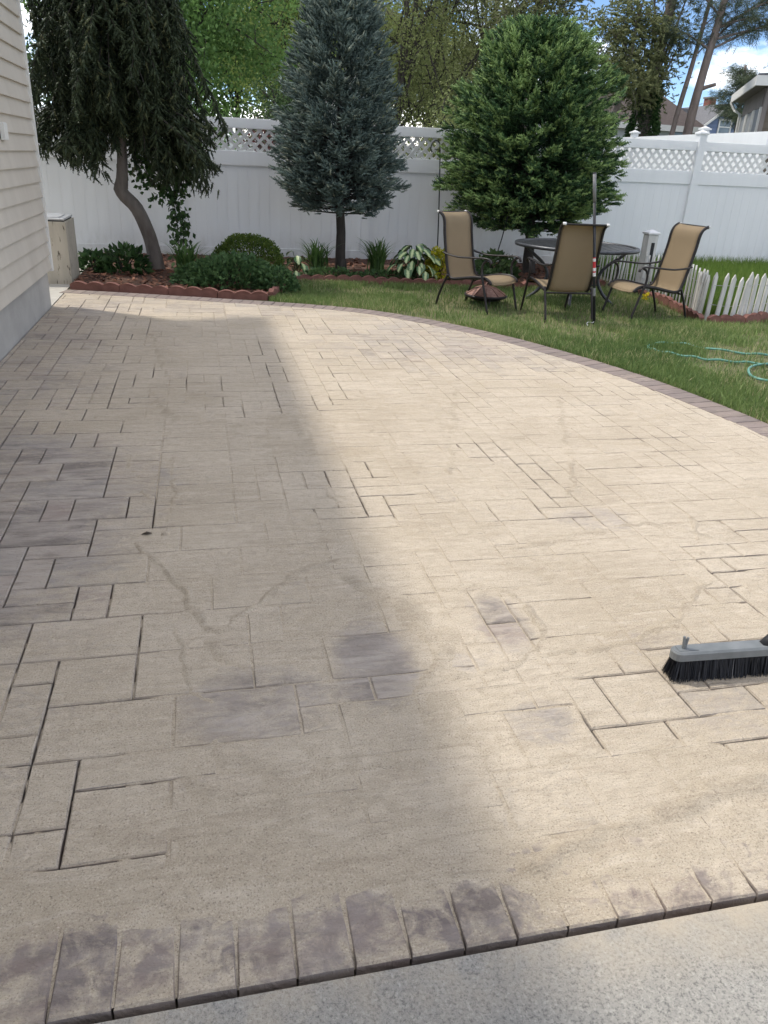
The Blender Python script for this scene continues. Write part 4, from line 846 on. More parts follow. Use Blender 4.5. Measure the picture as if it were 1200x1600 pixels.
def blade_clump(name, loc, h, sp, n, label, seed):
    r = np.random.default_rng(seed); t = empty(name, (loc[0], loc[1], .03), label=label, cat='plant'); V = []; Q = []; T = []
    for i in range(n):
        a = r.uniform(0, 6.28); b = np.array((loc[0]+r.normal(0, .05), loc[1]+r.normal(0, .05), .02)); H_ = h*r.uniform(.6, 1.1); S = sp*r.uniform(.4, 1.2); s = np.array((-math.sin(a), math.cos(a), 0))*r.uniform(.006, .011); o = np.array((math.cos(a), math.sin(a), 0)); tn = np.clip(r.normal(.45, .25), 0, 1); base = len(V)
        for k, q in enumerate((0, .35, .65, .85, 1)):
            c = b+o*S*q**2+np.array((0, 0, H_*(q*1.5-.62*q*q)/.88)); wq = (1, 1.1, .85, .5, .06)[k]; V += [c-s*wq, c+s*wq]; T += [tn, tn]
        Q += [(base+2*k, base+2*k+1, base+2*k+3, base+2*k+2) for k in range(4)]
    crown_part('blades', (np.array(V), np.array(Q), np.array(T)), M['lily'], t); return t
blade_clump('daylily_clump', (-.17, 9.95), .40, .26, 130, 'arching daylily clump left of the boxwood', 81)
blade_clump('daylily_clump', (1.52, 10.6), .40, .28, 110, 'daylily clump left of the blue spruce trunk', 82)
blade_clump('daylily_clump', (2.33, 10.6), .44, .28, 130, 'daylily clump right of the blue spruce trunk', 83)
def make_hosta_mat():
    m, t, b = newmat('variegated_hosta'); v = coords(t, 'object'); s = N(t, 'ShaderNodeSeparateXYZ'); t.links.new(v, s.inputs[0])
    f = math_(t, 'ADD', math_(t, 'ABSOLUTE', s.outputs[1]), math_(t, 'MULTIPLY', math_(t, 'SUBTRACT', noise(t, v, 40, 2), .5), .025))
    t.links.new(mixc(t, ramp(t, f, .012, .022), (.42, .50, .26), (.05, .12, .045)), b.inputs['Base Color']); b.inputs['Roughness'].default_value = .45; return m
M['hosta'] = make_hosta_mat()
def hosta_leaf():
    V = []; F = []; xs2 = (0, .15, .4, .7, .9, 1.0); ws = (.012, .1, .30, .30, .16, .0)
    for x_, w_ in zip(xs2, ws):
        z_ = .25*x_-.45*x_*x_
        for s in (-1, -.5, 0, .5, 1): V.append((x_*.15, s*w_*.15, (z_+abs(s)*w_*.35)*.15))
    F = [(5*i+k, 5*i+k+1, 5*i+5+k+1, 5*i+5+k) for i in range(5) for k in range(4)]
    return MB().add(V, F).mesh('hosta_leaf', True)
HL = hosta_leaf(); HL.materials.append(M['hosta'])
def hosta(loc, n, R_, h, label, seed):
    r = np.random.default_rng(seed); t = empty('hosta_plant', (loc[0], loc[1], .03), label=label, cat='plant'); mb = MB()
    for i in range(n):
        f = (i+.5)/n; a = i*2.39996; q = R_*math.sqrt(f); z = h*(1.02-.75*f)+r.normal(0, .02); o = link('leaf', HL, None, t); o.location = (math.cos(a)*q*.8, math.sin(a)*q*.8, z)
        o.rotation_euler = (r.normal(0, .2), .35+.55*f+r.normal(0, .12), a+r.normal(0, .2)); s = r.uniform(.8, 1.25); o.scale = (s, s, s)
        mb.tube([(0, 0, 0), (math.cos(a)*q*.4, math.sin(a)*q*.4, z*.75), (math.cos(a)*q*.8, math.sin(a)*q*.8, z)], .004, 4, caps=False)
    link('stalks', mb.mesh('stalks'), M['leafy'], t)
hosta((2.74, 10.2), 46, .34, .42, 'large variegated hosta with white striped leaves beside the yellow shrub', 91)
hosta((1.2, 10.35), 16, .2, .28, 'small white variegated hosta right of the boxwood', 92)
# climbing vine hanging from the weeping spruce to the bed
r = np.random.default_rng(95); vine = empty('hanging_vine', (-.22, 10.7, .03), label='leafy green vine trailing down beside the crooked trunk', cat='vine'); mb = MB(); P = []; D = []
for pts in ([(-.3, 10.7, 0), (-.27, 10.7, .5), (-.33, 10.68, .95), (-.45, 10.65, 1.4), (-.6, 10.6, 1.7)], [(-.24, 10.7, .02), (-.2, 10.7, .6), (-.35, 10.7, 1.0), (-.3, 10.6, 1.5)], [(-.45, 10.7, .95), (-.6, 10.65, 1.15), (-.7, 10.6, 1.4)], [(-.3, 10.65, .9), (-.15, 10.6, 1.15), (-.1, 10.6, 1.45)]):
    c = crom(pts, 10); mb.tube(c, .006, 4, caps=False)
    for p in c:
        dense = np.interp(p[2], [0, .2, .35, .6, .8, 1.5], [3, 2, 6, 12, 5, 16])
        for q in range(int(dense)): P.append(p+r.normal(0, np.interp(p[2], [0, .5, .8, 1.2], [.03, .06, .05, .1]), 3)); D.append(np.array((r.normal(0, .6), r.normal(-.3, .5), -.6)))
mb.build('stems', M['bark_dark'], vine, world=True); crown_part('leaves', scatter_tmpl(P, D, .075*r.uniform(.7, 1.3, len(P)), *LEAF, r.random(len(P)), r, .09), M['ivy'], vine)

# ================================================================== SMALL THINGS
def edging(path, label, seed, step=.165, per=3):
    r = random.Random(seed); P = resample(crom(path, 6), step*per); t = empty('garden_edging', (*P[0], 0), label=label, cat='edging')
    for i in range(len(P)-1):
        a, b = P[i], P[i+1]; L_ = np.hypot(*(b-a))-.006; ang = math.atan2(b[1]-a[1], b[0]-a[0]); pl = [(0, -.05), (L_, -.05)]; h0, hb = .058, .03; top = []
        for s in range(per):
            for k in range(6 if s == 0 else 5):
                k2 = k if s == 0 else k+1
                u = (s+k2/5)/per; top.append((u*L_, h0+hb*math.sin(math.pi*k2/5)**.8))
        q = MB().prism(pl+top[::-1], 'y', -.028, .028); q.v = [(x_, y_+(.004*math.sin(x_*40)), z_) for x_, y_, z_ in q.v]
        o = link('edging_block', q.mesh('edging_block'), M['terracotta'], t); o.location = (a[0]-P[0][0], a[1]-P[0][1], r.uniform(-.012, .008)); o.rotation_euler = (r.gauss(0, .05), r.gauss(0, .012), ang)
edging(EDGE_L, 'red scalloped edging along the far edge of the patio', 1); edging(EDGE_T, 'short run of red edging turning back from the patio corner', 2)
edging(EDGE_M, 'red scalloped edging between the lawn and the spruce bed', 3); edging(EDGE_R, 'red edging at the foot of the picket fence beside the right chair', 4); edging(EDGE_C, 'leaning red edging before the front row of pickets', 5)

# stone box beside the house
bx = empty('stone_utility_box', (-1.72, 9.8, 0), label='beige travertine box with metal lid beside the house corner', cat='box')
MB().box(-2.0, -1.43, 9.47, 9.505, -.02, .655, .004).build('front_slab', M['travertine'], bx, world=True)
MB().box(-1.465, -1.43, 9.506, 10.13, -.02, .655, .004).build('side_slab', M['travertine'], bx, world=True)
MB().box(-2.0, -1.466, 10.1, 10.135, -.02, .655, .004).build('back_slab', M['travertine'], bx, world=True)
MB().box(-1.98, -1.45, 9.49, 10.11, .655, .668).build('lid_seal', M['darkgap'], bx, world=True)
MB().box(-2.0, -1.44, 9.48, 10.12, .668, .69, .004).box(-1.95, -1.5, 9.54, 10.06, .69, .70, .003).build('lid', M['lid'], bx, world=True)

# ---- sling chairs
PROF = crom([(.345, .325), (.32, .358), (.24, .382), (.08, .372), (-.1, .338), (-.21, .322), (-.275, .345), (-.315, .45), (-.355, .62), (-.39, .80), (-.405, .92), (-.43, .985), (-.475, 1.02), (-.505, 1.025)], 4)
W2 = .243
def chair(loc, heading, label):
    t = empty('patio_chair', (loc[0], loc[1], -.012), heading, label=label, cat='chair', group='sling patio chairs'); n = len(PROF); t.scale = (.95, .95, .95)
    # sling: dips slightly between the rails
    V = []; cols = 7
    for th in (0, -.006):
        for x_, z_ in PROF:
            for c in range(cols):
                s = c/(cols-1)*2-1; V.append((x_, s*(W2-.012), z_+th-.018*(1-s*s)*(1 if z_ < .45 else .3)))
    F = []; B = n*cols
    for i in range(n-1):
        for c in range(cols-1):
            a = i*cols+c; F += [(a, a+1, a+cols+1, a+cols), (B+a, B+a+cols, B+a+cols+1, B+a+1)]
    for i in range(n-1): F += [(i*cols, (i+1)*cols, B+(i+1)*cols, B+i*cols), (i*cols+cols-1, B+i*cols+cols-1, B+(i+1)*cols+cols-1, (i+1)*cols+cols-1)]
    F += [tuple(range(cols))+tuple(range(B+cols-1, B-1, -1)), tuple(range((n-1)*cols, n*cols))[::-1]+tuple(range(B+(n-1)*cols, B+n*cols))]
    MB().add(V, F).build('sling', M['sling'], t, smooth=True)
    for s in (-1, 1):
        MB().tube([(x_, s*W2, z_-.003) for x_, z_ in PROF], .0145, 8, flat=(1, 1.25)).build('side_rail', M['frame'], t, smooth=True)
        y = s*(W2+.03)
        MB().tube([(x_, y, z_) for x_, z_ in crom([(.36, 0), (.30, .2), (.235, .40), (.225, .5), (.25, .555), (.3, .585)], 4)], .0135, 8).build('leg', M['frame'], t, smooth=True)
        MB().tube([(x_, y-.0*s, z_) for x_, z_ in crom([(-.42, 0), (-.365, .16), (-.30, .30), (-.27, .36)], 4)], .0135, 8).build('leg', M['frame'], t, smooth=True)
        MB().tube([(x_, y, z_) for x_, z_ in crom([(.345, .545), (.325, .58), (.27, .595), (.1, .585), (-.12, .57), (-.30, .585), (-.355, .60)], 4)], .017, 8, flat=(1.25, .62)).build('arm', M['frame'], t, smooth=True)
        MB().tube([(-.505, s*(W2-.018), 1.024), (-.505, s*(W2+.014), 1.024)], .015, 8).build('end_cap', M['capwhite'], t, smooth=True)
        MB().tube([(.235, s*W2, .372), (.235, y, .372)], .01, 6).build('bracket', M['frame'], t); MB().tube([(-.28, s*W2, .345), (-.28, y, .345)], .01, 6).build('bracket', M['frame'], t)
    MB().tube([(.30, -W2, .33), (.30, W2, .33)], .011, 6).build('cross_bar', M['frame'], t); MB().tube([(-.30, -W2-.03, .30), (-.30, W2+.03, .30)], .011, 6).build('cross_bar', M['frame'], t)
    MB().tube([(-.50, -W2, 1.02), (-.50, W2, 1.02)], .012, 6).build('top_bar', M['frame'], t)
chair((3.0, 8.30), R(-58), 'tan sling chair left of the table, turned towards the patio')
chair((3.73, 7.86), R(88), 'tan sling chair with its back to the patio, before the table')
chair((4.76, 7.83), R(187), 'tan sling chair in side view right of the table')

# ---- cast round table
tb = empty('round_patio_table', (4.33, 8.78, -.012), label='round dark cast metal table with lattice top under the fir', cat='table'); TR, TZ = .72, .655
prof = [(TR-.05, TZ-.022), (TR, TZ-.03), (TR+.008, TZ-.012), (TR, TZ+.006), (TR-.02, TZ+.01), (TR-.05, TZ+.004)]
nn = 48; V = [(q*math.cos(2*math.pi*k/nn), q*math.sin(2*math.pi*k/nn), z) for q, z in prof for k in range(nn)]; m_ = len(prof)
MB().add(V, [(i*nn+k, i*nn+(k+1) % nn, ((i+1) % m_)*nn+(k+1) % nn, ((i+1) % m_)*nn+k) for i in range(m_) for k in range(nn)]).build('rim', M['tablemetal'], tb, smooth=True)
mb = MB(); sp_ = .062
for i in range(-11, 12):
    c = i*sp_; h = math.sqrt(max(0, (TR-.045)**2-c*c))
    if h < .05: continue
    for ax_ in (0, 1):
        segs = 14
        for k in range(segs):
            u0, u1 = -h+2*h*k/segs, -h+2*h*(k+1)/segs
            z_ = TZ-.004 if ax_ else TZ-.0055
            if ax_: mb.box(u0, u1, c-.0165, c+.0165, z_-.01, z_)
            else: mb.box(c-.0165, c+.0165, u0, u1, z_-.01, z_)
        if False: pass
mb.v = [((x_*.7071-y_*.7071), (x_*.7071+y_*.7071), z_) for x_, y_, z_ in mb.v]; mb.build('lattice_top', M['tablemetal'], tb)
for k in range(4):
    a = math.pi/4+k*math.pi/2+.35; ca, sa = math.cos(a), math.sin(a)
    MB().tube([(ca*q, sa*q, z) for q, z in crom([(.60, .635), (.52, .55), (.36, .42), (.30, .28), (.38, .12), (.52, 0)], 5)], .019, 8).build('leg', M['tablemetal'], tb, smooth=True)
MB().lathe([(.03, .16), (.2, .18), (.2, .2), (.03, .22)], 20).build('stretcher_ring', M['tablemetal'], tb); MB().tube([(ca_*.34, sa_*.34, .2) for ca_, sa_ in ((-1, 0), (1, 0))], .01, 6).tube([(0, -.34, .2), (0, .34, .2)], .01, 6).build('stretcher', M['tablemetal'], tb)
MB().lathe([(.045, TZ+.001), (.045, TZ+.012), (.02, TZ+.014)], 16).build('umbrella_ring', M['capwhite'], tb)

# ---- small copper fire pit under the left chair
fp = empty('copper_fire_pit', (3.2, 8.62, -.012), label='small copper panelled fire pit on the grass behind the left chair', cat='fire pit')
MB().lathe([(.235, .085), (.25, .10), (.25, .115), (.235, .125)], 28).build('ring', M['frame'], fp, smooth=True)
for k in range(10):
    a0, a1 = 2*math.pi*k/10+.03, 2*math.pi*(k+1)/10-.03
    V = [(.235*math.cos(a0), .235*math.sin(a0), .125), (.235*math.cos(a1), .235*math.sin(a1), .125), (.12*math.cos(a1), .12*math.sin(a1), .205), (.12*math.cos(a0), .12*math.sin(a0), .205), (.03*math.cos(a1), .03*math.sin(a1), .235), (.03*math.cos(a0), .03*math.sin(a0), .235)]
    V += [(x_*.96, y_*.96, z_-.012) for x_, y_, z_ in V]
    MB().add(V, [(0, 1, 2, 3), (3, 2, 4, 5), (7, 6, 9, 8), (8, 9, 11, 10), (0, 6, 7, 1), (1, 7, 8, 2), (2, 8, 10, 4), (0, 3, 9, 6), (3, 5, 11, 9), (4, 10, 11, 5)]).build('lid_panel', M['copper'], fp)
    MB().tube([(.24*math.cos(a0-.03), .24*math.sin(a0-.03), .127), (.12*math.cos(a0-.03), .12*math.sin(a0-.03), .21), (.02*math.cos(a0-.03), .02*math.sin(a0-.03), .24)], .005, 5).build('rib', M['copper'], fp)
MB().lathe([(.02, .23), (.03, .245), (.012, .255), (.018, .27), (.004, .28)], 12).build('knob', M['copper'], fp)
MB().lathe([(.05, .03), (.16, .05), (.22, .09), (.23, .10)], 24).build('bowl', M['frame'], fp, smooth=True)
for k in range(3):
    a = 2*math.pi*k/3+.4; MB().tube([(.2*math.cos(a), .2*math.sin(a), .1), (.24*math.cos(a), .24*math.sin(a), .0)], .01, 6).build('leg', M['frame'], fp)

fp.scale = (1, 1, .82)
# ---- long tool pole standing by the middle chair
tpz = empty('tool_pole', (3.975, 7.40, -.012), label='tall black pole with red and white sticker before the middle chair', cat='pole')
PB = np.array((0, 0, 0.)); PT = np.array((-.25, .0, 1.44)); pp = lambda f: tuple(PB+(PT-PB)*f)
MB().tube([pp(0), pp(.82)], .0145, 10).build('shaft', M['blackpole'], tpz, smooth=True); MB().tube([pp(.82), pp(.995)], .0165, 10).build('sleeve', M['greypole'], tpz, smooth=True)
MB().tube([pp(.995), pp(1.0)], .018, 10).build('end_cap', M['blackpole'], tpz)
for f0, f1, mm in ((.335, .36, 'whitelabel'), (.36, .37, 'redlabel'), (.37, .392, 'whitelabel'), (.392, .435, 'redlabel'), (.435, .455, 'whitelabel'), (.455, .462, 'redlabel'), (.2, .255, 'whitelabel')):
    MB().tube([pp(f0), pp(f1)], .0152 if f0 > .3 else .0149, 10).build('sticker', M[mm] if f0 > .3 else M['greypole'], tpz)
MB().tube(crom([(-.0, 0, .03), (-.04, -.03, .022), (-.10, -.05, .03), (-.13, -.09, .02), (-.14, -.14, .012)], 5), .004, 6).build('cord', M['whitelabel'], tpz)

# ---- shepherd hook and garden rods
hk = empty('shepherd_hook', (3.57, 11.9, 0), label='thin black shepherd hook standing before the fence left of the fir', cat='hook')
MB().tube(crom([(3.57, 11.9, -.1), (3.53, 11.9, .9), (3.485, 11.9, 1.62), (3.46, 11.9, 1.72), (3.41, 11.9, 1.745), (3.36, 11.9, 1.7), (3.345, 11.9, 1.62), (3.37, 11.9, 1.59)], 6), .0095, 8).build('rod', M['blackpole'], hk, smooth=True, world=True)
MB().tube([(3.48, 11.9, 1.62), (3.40, 11.9, 1.63)], .006, 6).build('brace', M['blackpole'], hk, world=True)
link('plant_stake', MB().tube([(0, 0, -.05), (.14, 0, .55), (.2, 0, .9)], .008, 6).mesh('plant_stake'), M['blackpole'], label='thin dark stake leaning under the fir behind the left chair', cat='stake').location = (3.95, 10.6, 0)

# ---- picket fence
pk = empty('picket_fence', (5.55, 8.6, 0), label='low weathered white picket fence curving behind the right chair', cat='fence')
PATH = [(5.86, 11.9), (5.86, 11.2), (5.86, 10.5), (5.83, 10.0), (5.74, 9.37), (5.68, 8.74), (5.6, 8.2), (5.43, 7.74)]
PATH2 = [(5.47, 7.66), (5.58, 7.58), (5.78, 7.6), (6.05, 7.70), (6.32, 7.77), (6.9, 7.86), (7.5, 7.9)]
rp = random.Random(4); tops = []
for pth in (PATH, PATH2):
    for p in resample(pth, .098):
        h = rp.uniform(.47, .53); wq = rp.uniform(.024, .03)
        q = MB().prism([(-wq, -.05), (wq, -.05), (wq*.92, h-.05), (0, h), (-wq*.92, h-.05)], 'y', -.009, .009)
        o = link('picket', q.mesh('picket'), M['picket'], pk); dxy = np.array(p)-np.array((5.55, 8.6)); o.location = (*dxy, -.01)
        face = 1.0 if pth is PATH else .15
        o.rotation_euler = (rp.gauss(.0, .025), rp.gauss(.04, .022), (face if p[1] > 8 else .5 if pth is PATH else .1)+rp.gauss(0, .12))
    for hz in (.16, .36): MB().tube([(a-5.55, b-8.6, hz+rp.gauss(0, .008)) for a, b in resample(pth, .2)], .0028, 5).build('wire', M['wire'], pk)
gp_ = empty('garden_post', (5.86, 9.75, 0), label='short white square post with cap standing in the picket line', cat='post')
MB().box(5.79, 5.93, 9.68, 9.82, -.05, .72, .006).build('shaft', M['picket'], gp_, world=True)
MB().box(5.775, 5.945, 9.665, 9.835, .72, .75, .006).add([(5.785, 9.675, .75), (5.935, 9.675, .75), (5.935, 9.825, .75), (5.785, 9.825, .75), (5.86, 9.75, .785)], [(0, 1, 4), (1, 2, 4), (2, 3, 4), (3, 0, 4)]).build('cap', M['capwhite'], gp_, world=True)
MB().box(5.845, 5.89, 9.672, 9.68, .1, .62).build('dark_strip', M['darkgap'], gp_, world=True)  # thin dark strip added for the post's dark side
lf = empty('yellow_flower', (5.35, 8.75, 0), label='small yellow bloom at the edging behind the right chair', cat='flower')
crown_part('petals', scatter_tmpl(np.array([(5.35, 8.75, .07)]*26)+rng.normal(0, .02, (26, 3)), rng.normal(size=(26, 3)), .05, *LEAF, np.ones(26)), M['yellow'], lf)

# ---- hose on the lawn
hz = .018
hs = empty('garden_hose', (4.4, 5.8, -.012), label='teal garden hose looping across the lawn at the right', cat='hose')
HP = [(5.6, 5.75), (5.0, 5.92), (4.75, 6.02), (4.48, 6.23), (4.35, 6.42), (4.1, 6.4), (3.95, 6.28), (3.93, 6.16), (4.0, 6.04), (4.12, 5.9), (4.25, 5.78), (4.45, 5.7), (4.66, 5.62), (5.2, 5.5), (5.5, 5.35)]
MB().tube(np.c_[crom(HP, 8)-(4.4, 5.8), np.full(len(crom(HP, 8)), hz)+.006*np.sin(np.arange(len(crom(HP, 8)))*.7)], .0105, 8).build('loop', M['hose'], hs, smooth=True)
HP2 = [(5.6, 5.62), (4.95, 5.62), (4.6, 5.58), (4.42, 5.47), (4.29, 5.3), (4.24, 5.16), (4.32, 5.05), (4.6, 4.98), (5.2, 4.95)]
MB().tube(np.c_[crom(HP2, 8)-(4.4, 5.8), np.full(len(crom(HP2, 8)), hz+.004)], .0105, 8).build('loop', M['hose'], hs, smooth=True)

# ---- push broom
br = empty('push_broom', (1.705, 1.69, 0), R(-2.5), label='grey push broom with dark bristles lying at the right edge of the patio', cat='broom')
HLn, HW = .352, .026
def stad(z, hw, hl, bev=0): return [(-hl+hw+math.cos(a)*hw, math.sin(a)*hw, z) for a in np.linspace(math.pi/2, 3*math.pi/2, 9)]+[(hl-hw+math.cos(a)*hw, math.sin(a)*hw, z) for a in np.linspace(-math.pi/2, math.pi/2, 9)]
V = []; rings = [(.082, HW-.004, HLn-.004), (.085, HW, HLn), (.112, HW, HLn), (.119, HW-.006, HLn-.006)]
for z, a, b in rings: V += stad(z, a, b)
F = [tuple(range(17, -1, -1)), tuple(range(54, 72))]
for i in range(3): F += [(18*i+k, 18*i+(k+1) % 18, 18*i+18+(k+1) % 18, 18*i+18+k) for k in range(18)]
MB().add(V, F).build('block', M['broomblock'], br)
n = 5200; u = rng.uniform(-1, 1, n); v = rng.uniform(-1, 1, n); b0 = np.stack([u*(HLn-.012), v*(HW-.006), np.full(n, .084)], 1)
fl = np.stack([np.sign(u)*np.clip(np.abs(u)-.86, 0, 1)*.07+rng.normal(0, .004, n), v*.014+rng.normal(0, .004, n), np.zeros(n)], 1); ln_ = rng.uniform(.076, .083, n)
e_ = b0+fl; e_[:, 2] -= ln_; s = np.stack([rng.choice([-1, 1], n)*.0011, rng.normal(0, .0006, n), np.zeros(n)], 1)
V = np.stack([b0-s, b0+s, e_+s*.8, e_-s*.8], 1).reshape(-1, 3); tn = np.where(rng.random(n) < .03, 1+rng.random(n), np.clip(rng.normal(.3, .3, n), 0, 1))
link('bristles', np_mesh('bristles', V, np.arange(4*n).reshape(n, 4), np.repeat(tn, 4)), M['bristle'], br)
MB().box(-HLn+.014, HLn-.014, -HW+.009, HW-.009, .02, .083).build('bristle_core', M['blackpole'], br)
# upright fork peg near the left end, and the handle socket in the middle
pg = MB(); pg.tube([(-.313, 0, .117), (-.313, 0, .135)], .0075, 8); pg.tube([(-.315, 0, .13), (-.319, .002, .168)], [.0055, .0042], 7); pg.tube([(-.311, 0, .13), (-.306, .001, .164)], [.0055, .0042], 7); pg.build('fork_peg', M['broomblock'], br)
MB().box(-.335, -.27, -.014, .014, .1185, .1215, .001).build('peg_plate', M['broomblock'], br)
MB().tube([(-.045, 0, .115), (.0, .0, .128), (.06, .004, .17), (.09, .006, .195)], [.012, .03, .024, .02], 12).build('handle_socket', M['blackpole'], br, smooth=True)
MB().tube([(.075, .005, .182), (.95, .25, .82)], .0125, 10).build('handle', M['wire'], br, smooth=True)

br.scale = (1, 1, .88)
# ---- tiny things on the ground
link('fallen_leaf', MB().add([(-.02, 0, .002), (0, .012, .007), (.022, .002, .004), (.002, -.011, .012), (-.02, 0, .0), (0, .012, .004), (.022, .002, .001), (.002, -.011, .009)], [(0, 3, 2, 1), (4, 5, 6, 7), (0, 1, 5, 4), (1, 2, 6, 5), (2, 3, 7, 6), (3, 0, 4, 7)]).mesh('fallen_leaf'), M['deadleaf'], label='tiny dark dry leaf lying on the shaded pavers', cat='leaf').location = (-.268, 2.915, .001)

# ================================================================== HOUSES BEYOND
def house_box(name, x0, x1, y0, y1, ze, zr, wall, roof, label, axis='x', ov=.25, z0=-.2):
    """axis = direction of the ridge"""
    t = empty(name, ((x0+x1)/2, (y0+y1)/2, 0), label=label, cat='house')
    if axis == 'x':
        c = (y0+y1)/2; MB().prism([(y0, z0), (y1, z0), (y1, ze), (c, zr), (y0, ze)], 'x', x0, x1).build('wall', wall, t, world=True)
        sl = (zr-ze)/(c-y0); q = [(y0-ov, ze-ov*sl), (c, zr), (y1+ov, ze-ov*sl), (y1+ov, ze-ov*sl+.12), (c, zr+.14), (y0-ov, ze-ov*sl+.12)]; q = [(u, v+.012) for u, v in q]; MB().prism(q, 'x', x0-ov, x1+ov).build('roof', roof, t, world=True)
        for xx in (x0-ov-.03, x1+ov): MB().prism([(u, v-.03) for u, v in q], 'x', xx, xx+.03).build('rake_board', M['trim'], t, world=True)
        MB().box(x0-ov+.002, x1+ov-.002, y0-ov-.03, y0-ov-.002, ze-ov*sl-.06, ze-ov*sl+.13).build('gutter', M['trim'], t, world=True)
    else:
        c = (x0+x1)/2; MB().prism([(x0, z0), (x1, z0), (x1, ze), (c, zr), (x0, ze)], 'y', y0, y1).build('wall', wall, t, world=True)
        sl = (zr-ze)/(c-x0); q = [(x0-ov, ze-ov*sl), (c, zr), (x1+ov, ze-ov*sl), (x1+ov, ze-ov*sl+.12), (c, zr+.14), (x0-ov, ze-ov*sl+.12)]; q = [(u, v+.012) for u, v in q]; MB().prism(q, 'y', y0-ov, y1+ov).build('roof', roof, t, world=True)
        MB().prism([(u, v-.03) for u, v in q], 'y', y0-ov-.05, y0-ov-.002).build('rake_board', M['trim'], t, world=True)
    return t
def laps(t, axis, fix, a0, a1, z0, z1, step, mat, gable=None):
    z = z0
    while z < z1:
        u0, u1 = a0, a1
        if gable: c, ze, zr, hw = gable; k = max(0, min(1, (zr-(z+step))/(zr-ze))); u0, u1 = max(a0, c-hw*k), min(a1, c+hw*k)
        if u1-u0 > .1:
            pr_ = [(fix, z), (fix-.022, z), (fix-.004, z+step-.004), (fix, z+step-.004)]
            if axis == 'x':
                q = MB().prism(pr_, 'x', u0, u1)
            else: q = MB().prism(pr_, 'y', u0, u1)
            q.build('siding_board', mat, t, world=True)
        z += step
def window(t, x0, x1, z0, z1, y, pane=None, bars=True):
    f = MB(); f.box(x0-.07, x1+.07, y-.05, y+.0, z1, z1+.08).box(x0-.07, x1+.07, y-.06, y, z0-.08, z0).box(x0-.07, x0, y-.05, y, z0, z1).box(x1, x1+.07, y-.05, y, z0, z1)
    if bars: f.box(x0, x1, y-.045, y-.01, (z0+z1)/2-.025, (z0+z1)/2+.025)
    w_ = f.build('window', M['trim'], t, world=True); o = MB().box(x0, x1, y-.02, y-.012, z0, z1).build('pane', pane or M['glass'], w_)
    for v_ in o.data.vertices: v_.co -= t.location
ph = house_box('pale_house', 13.6, 17.55, 27.5, 34, 3.05, 4.2, M['palesiding'], M['brownroof'], 'pale sided house with brown roof behind the conifer trunks', 'x')
laps(ph, 'x', 27.5, 13.6, 17.55, .6, 3.0, .15, M['palesiding']); window(ph, 16.6, 17.1, 2.2, 3.0, 27.47)
MB().box(16.9, 17.3, 27.2, 27.47, 2.3, 2.75, .02).build('air_conditioner', M['trim'], ph, world=True)
bh = house_box('blue_house', 24.1, 27.4, 38, 50, 3.45, 4.72, M['bluesiding'], M['greyroof'], 'blue gabled house with brick chimney and white window in the distance', 'y', .2)
laps(bh, 'x', 37.99, 24.1, 27.4, .6, 4.6, .16, M['bluesiding'], (25.75, 3.45, 4.72, 1.6)); window(bh, 25.45, 26.05, 3.55, 4.1, 37.96)
MB().box(25.55, 25.85, 37.94, 37.97, 4.28, 4.52).build('gable_vent', M['taupe'], bh, world=True)
MB().prism([(25.6, 4.7), (23.4, 4.7), (23.4, 3.2), (24.05, 3.2)], 'y', 40.2, 48).build('side_roof', M['greyroof'], bh, world=True)
ch = MB().box(26.35, 26.75, 40.6, 41.1, 3.8, 5.28).build('chimney', M['brick'], bh, world=True)
o = MB().box(26.3, 26.8, 40.55, 41.15, 5.28, 5.36).build('chimney_cap', M['taupe'], ch)
for v_ in o.data.vertices: v_.co -= bh.location
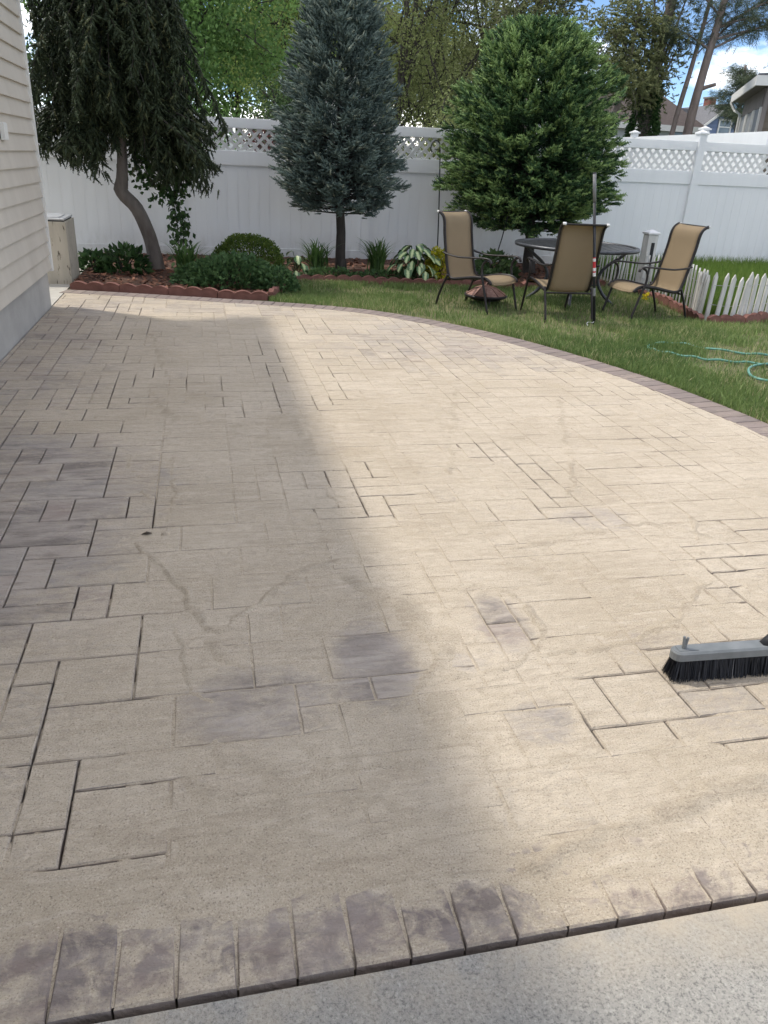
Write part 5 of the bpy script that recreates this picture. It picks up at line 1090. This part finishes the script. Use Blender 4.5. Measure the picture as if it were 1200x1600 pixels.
# brown house at the right edge: deep eave over a window wall, set at an angle
bw = empty('brown_house', (12.4, 17.4, 0), R(-29), label='brown sided house with deep white edged eave at the right edge', cat='house')
MB().box(.3, 5, .3, 4.3, -.2, 3.42).build('wall', M['brownsiding'], bw)
for i in range(16): MB().prism([(.3, .8+i*.16), (.278, .8+i*.16), (.296, .956+i*.16), (.3, .956+i*.16)], 'x', .36, 5).build('siding_board', M['brownsiding'], bw)
MB().box(.27, .36, .27, .36, -.2, 3.42).build('corner_board', M['taupe'], bw)
MB().prism([(-.0, 3.6), (5.2, 3.9), (5.2, 3.95), (0, 3.64)], 'y', -.02, 4.9).build('roof', M['greyroof'], bw)
MB().box(.0, 5.2, .0, 4.9, 3.42, 3.46).build('soffit', M['taupe'], bw)
MB().box(-.03, .0, -.03, 4.9, 3.40, 3.6).box(.0, 5.2, -.03, .0, 3.40, 3.6).build('gutter', M['trim'], bw)
MB().tube([(-.03, 4.7, 3.4), (.1, 4.6, 3.2), (.24, 4.4, 3.1), (.26, 4.36, 0)], .04, 8).build('downspout', M['trim'], bw)
MB().box(.262, .3, .5, 4.1, 3.02, 3.41).build('header', M['taupe'], bw)
for y_ in (.5, 1.55, 1.75, 2.8, 3.0, 4.0): MB().box(.24, .3, y_, y_+.12, 1.6, 3.015).build('mullion', M['trim'], bw)
for y0_, y1_ in ((.62, 1.55), (1.87, 2.8), (3.12, 4.0)): MB().box(.275, .299, y0_, y1_, 1.7, 3.015).build('window', M['curtain'], bw)
# white gabled house glimpsed behind the blue spruce
wh = house_box('white_house', 5.4, 9.1, 38, 46, 2.6, 5.1, M['palesiding'], M['greyroof'], 'white gabled house glimpsed between the blue spruce and olive tree', 'y', .2)
laps(wh, 'x', 37.99, 5.4, 9.1, .6, 4.9, .16, M['palesiding'], (7.25, 2.6, 5.1, 1.8))
# utility pole
up_ = empty('utility_pole', (8.3, 40, 0), label='grey wooden utility pole rising right of the blue spruce', cat='pole')
MB().tube([(8.35, 40, -.2), (8.3, 40, 8.1)], [.17, .13], 12).build('pole', M['bark_pine'], up_, world=True); MB().box(7.5, 9.1, 39.9, 40.02, 7.5, 7.62).build('cross_arm', M['bark'], up_, world=True)
for x_ in (7.6, 8.0, 8.7, 9.0): MB().lathe([(.03, 7.62), (.05, 7.68), (.05, 7.74), (.02, 7.78)], 8, (x_, 39.96)).build('insulator', M['greypole'], up_, world=True)
